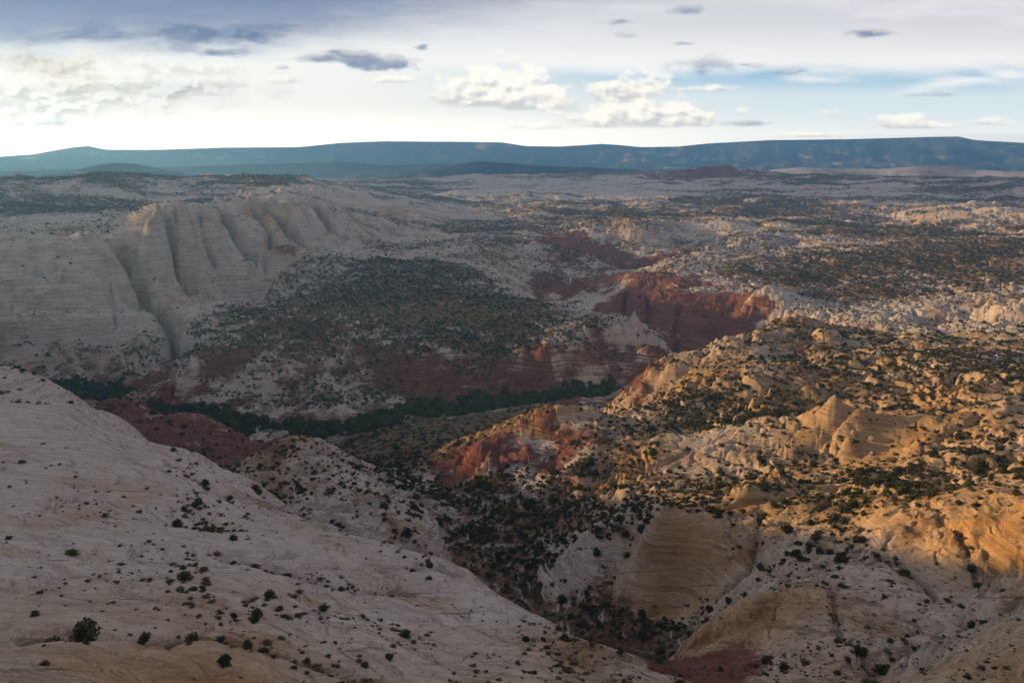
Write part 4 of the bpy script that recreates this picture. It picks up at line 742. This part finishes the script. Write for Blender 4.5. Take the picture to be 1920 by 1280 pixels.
# fallen blocks on the right-hand slopes and in the valley
def boulder_mesh(seed):
    g = np.random.default_rng(seed); import bmesh
    bm = bmesh.new(); bmesh.ops.create_icosphere(bm, subdivisions=3, radius=1.0)
    pl = [(g.normal(size=3), g.uniform(0.55, 0.85)) for _ in range(9)]
    for v in bm.verts:
        p = np.array(v.co)
        for nrm, dd in pl:
            nn = nrm / np.linalg.norm(nrm); e = p @ nn - dd
            if e > 0: p = p - nn * e * 0.92
        v.co = p * (1 + 0.05 * math.sin(7 * p[0] + seed) * math.sin(6 * p[1]))
    me = bpy.data.meshes.new('boulder'); bm.to_mesh(me); bm.free(); me.materials.append(ROCK)
    at = me.attributes.new('kinds', 'FLOAT_VECTOR', 'POINT'); at.data.foreach_set('vector', np.tile(np.array([0.0, 0.45, 0.0], np.float32), (len(me.vertices), 1)).ravel()); return me
bms = [boulder_mesh(900 + k) for k in range(6)]
bz = [(1740, 1005, 40), (1700, 985, 40), (1600, 1045, 40), (1100, 900, 50), (900, 905, 30), (960, 900, 40), (1210, 770, 30), (1180, 790, 40), (1330, 1060, 40), (1530, 1105, 50), (1450, 990, 40), (1850, 870, 50), (1600, 860, 40), (1020, 1110, 60), (880, 940, 50), (1360, 860, 60), (700, 985, 40)]
bu, bv, bs = [], [], []; brng = random.Random(5); bl = []
for k in range(68):
    u0, v0, sp_ = bz[k % len(bz)]; u = u0 + brng.gauss(0, sp_ * .7); v = v0 + brng.gauss(0, sp_ * .45)
    x, y, r = hit(u, v); i = int(np.clip(np.searchsorted(az_c, math.atan2(x, y)), 1, len(az_c) - 2)); j = int(np.clip(np.searchsorted(r_c, r), 1, len(r_c) - 2))
    if ELEV[i, j] + 1.0 / r < VIS[i, j] or SLOPE[i, j] < 0.7: continue
    sz = brng.uniform(0.5, 1.5) * (1 + r / 700); x, y, z_ = X[i, j], Y[i, j], Z[i, j]
    bl.append((x, y, z_, sz)); cc = y * cp - (z_ - CZ) * sp; bu.append(960 + F * x / cc); bv.append(640 - F * (y * sp + (z_ - CZ) * cp) / cc); bs.append(sz)
blab = labels(bu, bv, bs, 'buff sandstone boulder', LAND)
for k, (x, y, z_, sz) in enumerate(bl):
    o = bpy.data.objects.new('boulder', bms[k % 6]); COL.objects.link(o); o.location = (x, y, z_ + 0.12 * sz); o.rotation_euler = (brng.uniform(0, 6), brng.uniform(0, 6), brng.uniform(0, 6))
    o.scale = (sz, sz * brng.uniform(.7, 1.1), sz * brng.uniform(.55, .9)); o['label'] = blab[k]; o['category'] = 'boulder'; o['group'] = 'fallen sandstone boulders'
x, y, r = hit(1592, 1012); i = int(np.searchsorted(az_c, math.atan2(x, y))); j = int(np.searchsorted(r_c, r))
g_ = random.Random(3); tr_ = limb((0, 0, -0.3), (0.1, 0, 3.2), .17, .12) + limb((0.1, 0, 3.2), (0.0, 0.1, 6.2), .12, .04)
dt = bpy.data.objects.new('dead_tree', tri_mesh('trunk', np.array(tr_), BARK)); COL.objects.link(dt); dt.location = (X[i, j], Y[i, j], Z[i, j])
dt['label'] = 'bare grey dead tree trunk standing on the shaded shelf at the right'; dt['category'] = 'dead tree'
for h0, a_, ln in ((2.4, 0.5, 1.3), (3.3, 2.6, 1.2), (4.1, 4.4, 1.0), (4.8, 1.2, .7)):
    b_ = bpy.data.objects.new('branch', tri_mesh('branch', np.array(limb((0.06, 0.03, h0), (0.06 + math.cos(a_) * ln, math.sin(a_) * ln, h0 + .5), .055, .015, 5)), BARK)); COL.objects.link(b_); b_.parent = dt

# cottonwoods on the river flat
NR = 160000
fi = rng.uniform(i0, i1, NR); jr = ((r_c > 540) & (r_c < 1000)).nonzero()[0]; fj = rng.uniform(jr[0], jr[-1] - 1, NR)
RIV = [(-40, 722), (60, 722), (200, 728), (300, 748), (420, 795), (520, 803), (620, 803), (700, 790), (800, 770), (900, 757), (1000, 745), (1100, 733), (1170, 706), (1250, 688)]
def flat_pt(u, v, zz=7.0):
    d = ray(u, v); k = (zz - CZ) / d[2]; return d[0] * k, d[1] * k
RIV = [flat_pt(*p) for p in RIV]
cx, cyy, cz_, csl, _, cvis, cel = spot(fi, fj)
rdist = np.full(NR, 1e9)
for (a, b) in zip(RIV[:-1], RIV[1:]):
    ex, ey = b[0] - a[0], b[1] - a[1]; L = ex * ex + ey * ey; tt = np.clip(((cx - a[0]) * ex + (cyy - a[1]) * ey) / L, 0, 1)
    rdist = np.minimum(rdist, np.hypot(cx - a[0] - tt * ex, cyy - a[1] - tt * ey))
rdist += 12 * fbm(cx / 40, cyy / 40, 3); cr = np.hypot(cx, cyy)
unit = NR / ((az_c[i1] - az_c[i0]) * math.log(r_c[jr[-1]] / r_c[jr[0]]))
ok = (cz_ < 12.5) & (csl > 0.8) & (rng.uniform(0, 1, NR) < cr * cr / unit / 17.0 * (1 - sstep(rdist, 14, 30)) * np.clip(1.0 + 1.2 * 2.2 * fbm(cx / 45, cyy / 45, 3), 0.05, 1.5) * (1 - sstep(cz_, 8.5, 12.5)))
cx, cyy, cz_, cr, cvis, cel = [q[ok] for q in (cx, cyy, cz_, cr, cvis, cel)]
m = len(cx); crad = rng.uniform(3.0, 6.0, m); chg = rng.uniform(0.85, 1.3, m)
cosy = cyy * cp - (cz_ - CZ) * sp; cu = 960 + F * cx / cosy; cv = 640 - F * (cyy * sp + (cz_ - CZ) * cp) / cosy
cseen = (cel + 0.8 * crad * chg / cr > cvis) & (cu > 4) & (cu < 1916)
csize = crad / cr
idx = np.nonzero(cseen)[0]; idx = idx[np.argsort(-csize[idx])][:290]
cs = np.zeros(m, bool); cs[idx] = True; print('cottonwoods', m, len(idx))
RIVER = [('at the left end of the green river strip', 130, 725), ('below the red promontory', 260, 740), ('between promontory and red slope', 340, 765), ('at the foot of the red slope', 420, 790), ('behind the cream knoll', 520, 800), ('right of the cream knoll', 610, 800), ('at the widest part of the river strip', 680, 800), ('beside the small grey knob', 780, 790),
         ('above the small grey knob', 760, 770), ('along the river under the pink bench', 850, 770), ('under the undercut red wall', 930, 755), ('by the yellow grass bank', 1010, 745), ('below the long red cliff', 1080, 735), ('left of the rocky pillar', 1150, 725), ('at the river bend behind the pillar', 1180, 700), ('in the upper river gap', 1240, 685)]
clab = labels([cu[i] for i in idx], [cv[i] for i in idx], [crad[i] for i in idx], 'leafy green cottonwood', RIVER)
OLIVE = leaf_material('willow_leaf', (0.055, 0.066, 0.018), (0.10, 0.105, 0.03), (0.15, 0.145, 0.05))
cvv = [(tri_mesh('crown', shards(420, 20, 0.15, 500 + k, 1.0), (GREEN, GREEN, OLIVE, GREEN, OLIVE, GREEN)[k]), tri_mesh('trunk', trunk_tris(80 + k, 1.0, 0.06), BARK)) for k in range(6)]
for k, i in enumerate(idx):
    cm, tm = cvv[k % 6]
    if k < 90:
        e = bpy.data.objects.new('cottonwood_tree', None); COL.objects.link(e)
        c = bpy.data.objects.new('crown', cm); COL.objects.link(c); c.parent = e; s = bpy.data.objects.new('trunk', tm); COL.objects.link(s); s.parent = e
    else:
        e = bpy.data.objects.new('cottonwood_tree', cm); COL.objects.link(e)
    e.location = (cx[i], cyy[i], cz_[i]); e.scale = (crad[i], crad[i], crad[i] * chg[i]); e.rotation_euler = (0, 0, rng.uniform(0, 6.28))
    e['label'] = clab[k]; e['category'] = 'tree'; e['group'] = 'cottonwoods along the river'
px, py, pz, rad, hgt = cx, cyy, cz_, crad, chg; size_px = np.full(m, 8.0)
if (~cs).any(): mass('river_thicket', ~cs, [(0, 99, 60, 9, 0.3)], GREEN, 'dark green cottonwood thicket filling the river flat', 'woodland')

# ------------------------------------------------------------------ haze
def haze_box():
    me = bpy.data.meshes.new('haze'); x = 11500; zb = float(Z.min()) - 40; zt = max(float(Z.max()), 560) + 40
    zb = min(zb, 60)
    vs = [(sx * x, sy * x, q) for q in (zb, zt) for sx, sy in ((-1, -1), (1, -1), (1, 1), (-1, 1))]
    me.from_pydata(vs, [], [(3, 2, 1, 0), (4, 5, 6, 7), (0, 1, 5, 4), (1, 2, 6, 5), (2, 3, 7, 6), (3, 0, 4, 7)]); me.update()
    mt = bpy.data.materials.new('haze'); mt.use_nodes = True; nt = mt.node_tree; nt.nodes.clear()
    o_ = nt.nodes.new('ShaderNodeOutputMaterial'); v = nt.nodes.new('ShaderNodeVolumePrincipled')
    v.inputs['Color'].default_value = (0.21, 0.535, 1.0, 1); v.inputs['Density'].default_value = HAZE; v.inputs['Anisotropy'].default_value = 0.55
    nt.links.new(v.outputs[0], o_.inputs['Volume'])
    me.materials.append(mt); o = bpy.data.objects.new('haze', me); COL.objects.link(o); o['kind'] = 'stuff'
haze_box()

# ------------------------------------------------------------------ unseen cloud deck, added out of frame and shaped to shade the far country
def shade_cloud_deck():
    nn, mm = 90, 70
    T_, K_ = np.meshgrid(np.linspace(7300, 10400, nn), np.linspace(0, 1, mm), indexing='ij')
    s0 = 2750 + 260 * fbm(T_ / 900, T_ * 0 + 1.7, 4); s1 = np.minimum(0.70 * T_ - 60, 4700) - 200 * np.abs(fbm(T_ / 900, T_ * 0 + 5.7, 4))
    s_ = s0 + (s1 - s0) * K_; x = s_ * N2[0] + T_ * S2[0]; y = s_ * N2[1] + T_ * S2[1]
    e = np.minimum(np.minimum(K_, 1 - K_) * 8, np.minimum(T_ - 7300, 10400 - T_) / 600); e = np.clip(e, 0, 1) ** 0.5
    top = 1540 + e * (160 + 130 * np.abs(fbm(x / 700, y / 700, 5))); bot = 1520 - e * (40 + 40 * fbm(x / 500 + 3, y / 500, 4))
    mt = bpy.data.materials.new('cloud'); mt.use_nodes = True; b = mt.node_tree.nodes['Principled BSDF']; b.inputs['Base Color'].default_value = (0.75, 0.76, 0.8, 1); b.inputs['Roughness'].default_value = 1
    v = np.concatenate([np.stack([x, y, top], -1).reshape(-1, 3), np.stack([x, y, bot], -1).reshape(-1, 3)]); idx = np.arange(nn * mm).reshape(nn, mm); o = nn * mm
    f = [tuple(q) for q in np.stack([idx[:-1, :-1], idx[1:, :-1], idx[1:, 1:], idx[:-1, 1:]], -1).reshape(-1, 4)]
    f += [tuple(q + o)[::-1] for q in np.stack([idx[:-1, :-1], idx[1:, :-1], idx[1:, 1:], idx[:-1, 1:]], -1).reshape(-1, 4)]
    rim = list(idx[:, 0]) + list(idx[-1, 1:]) + list(idx[::-1, -1][1:]) + list(idx[0, ::-1][1:-1])
    for a, b_ in zip(rim, rim[1:] + rim[:1]): f.append((a, b_, b_ + o, a + o))
    me = bpy.data.meshes.new('shade_clouds'); me.from_pydata(v.tolist(), [], [tuple(int(i) for i in q) for q in f]); me.update(); me.materials.append(mt)
    ob = bpy.data.objects.new('shade_clouds', me); COL.objects.link(ob); ob['kind'] = 'structure'
shade_cloud_deck()
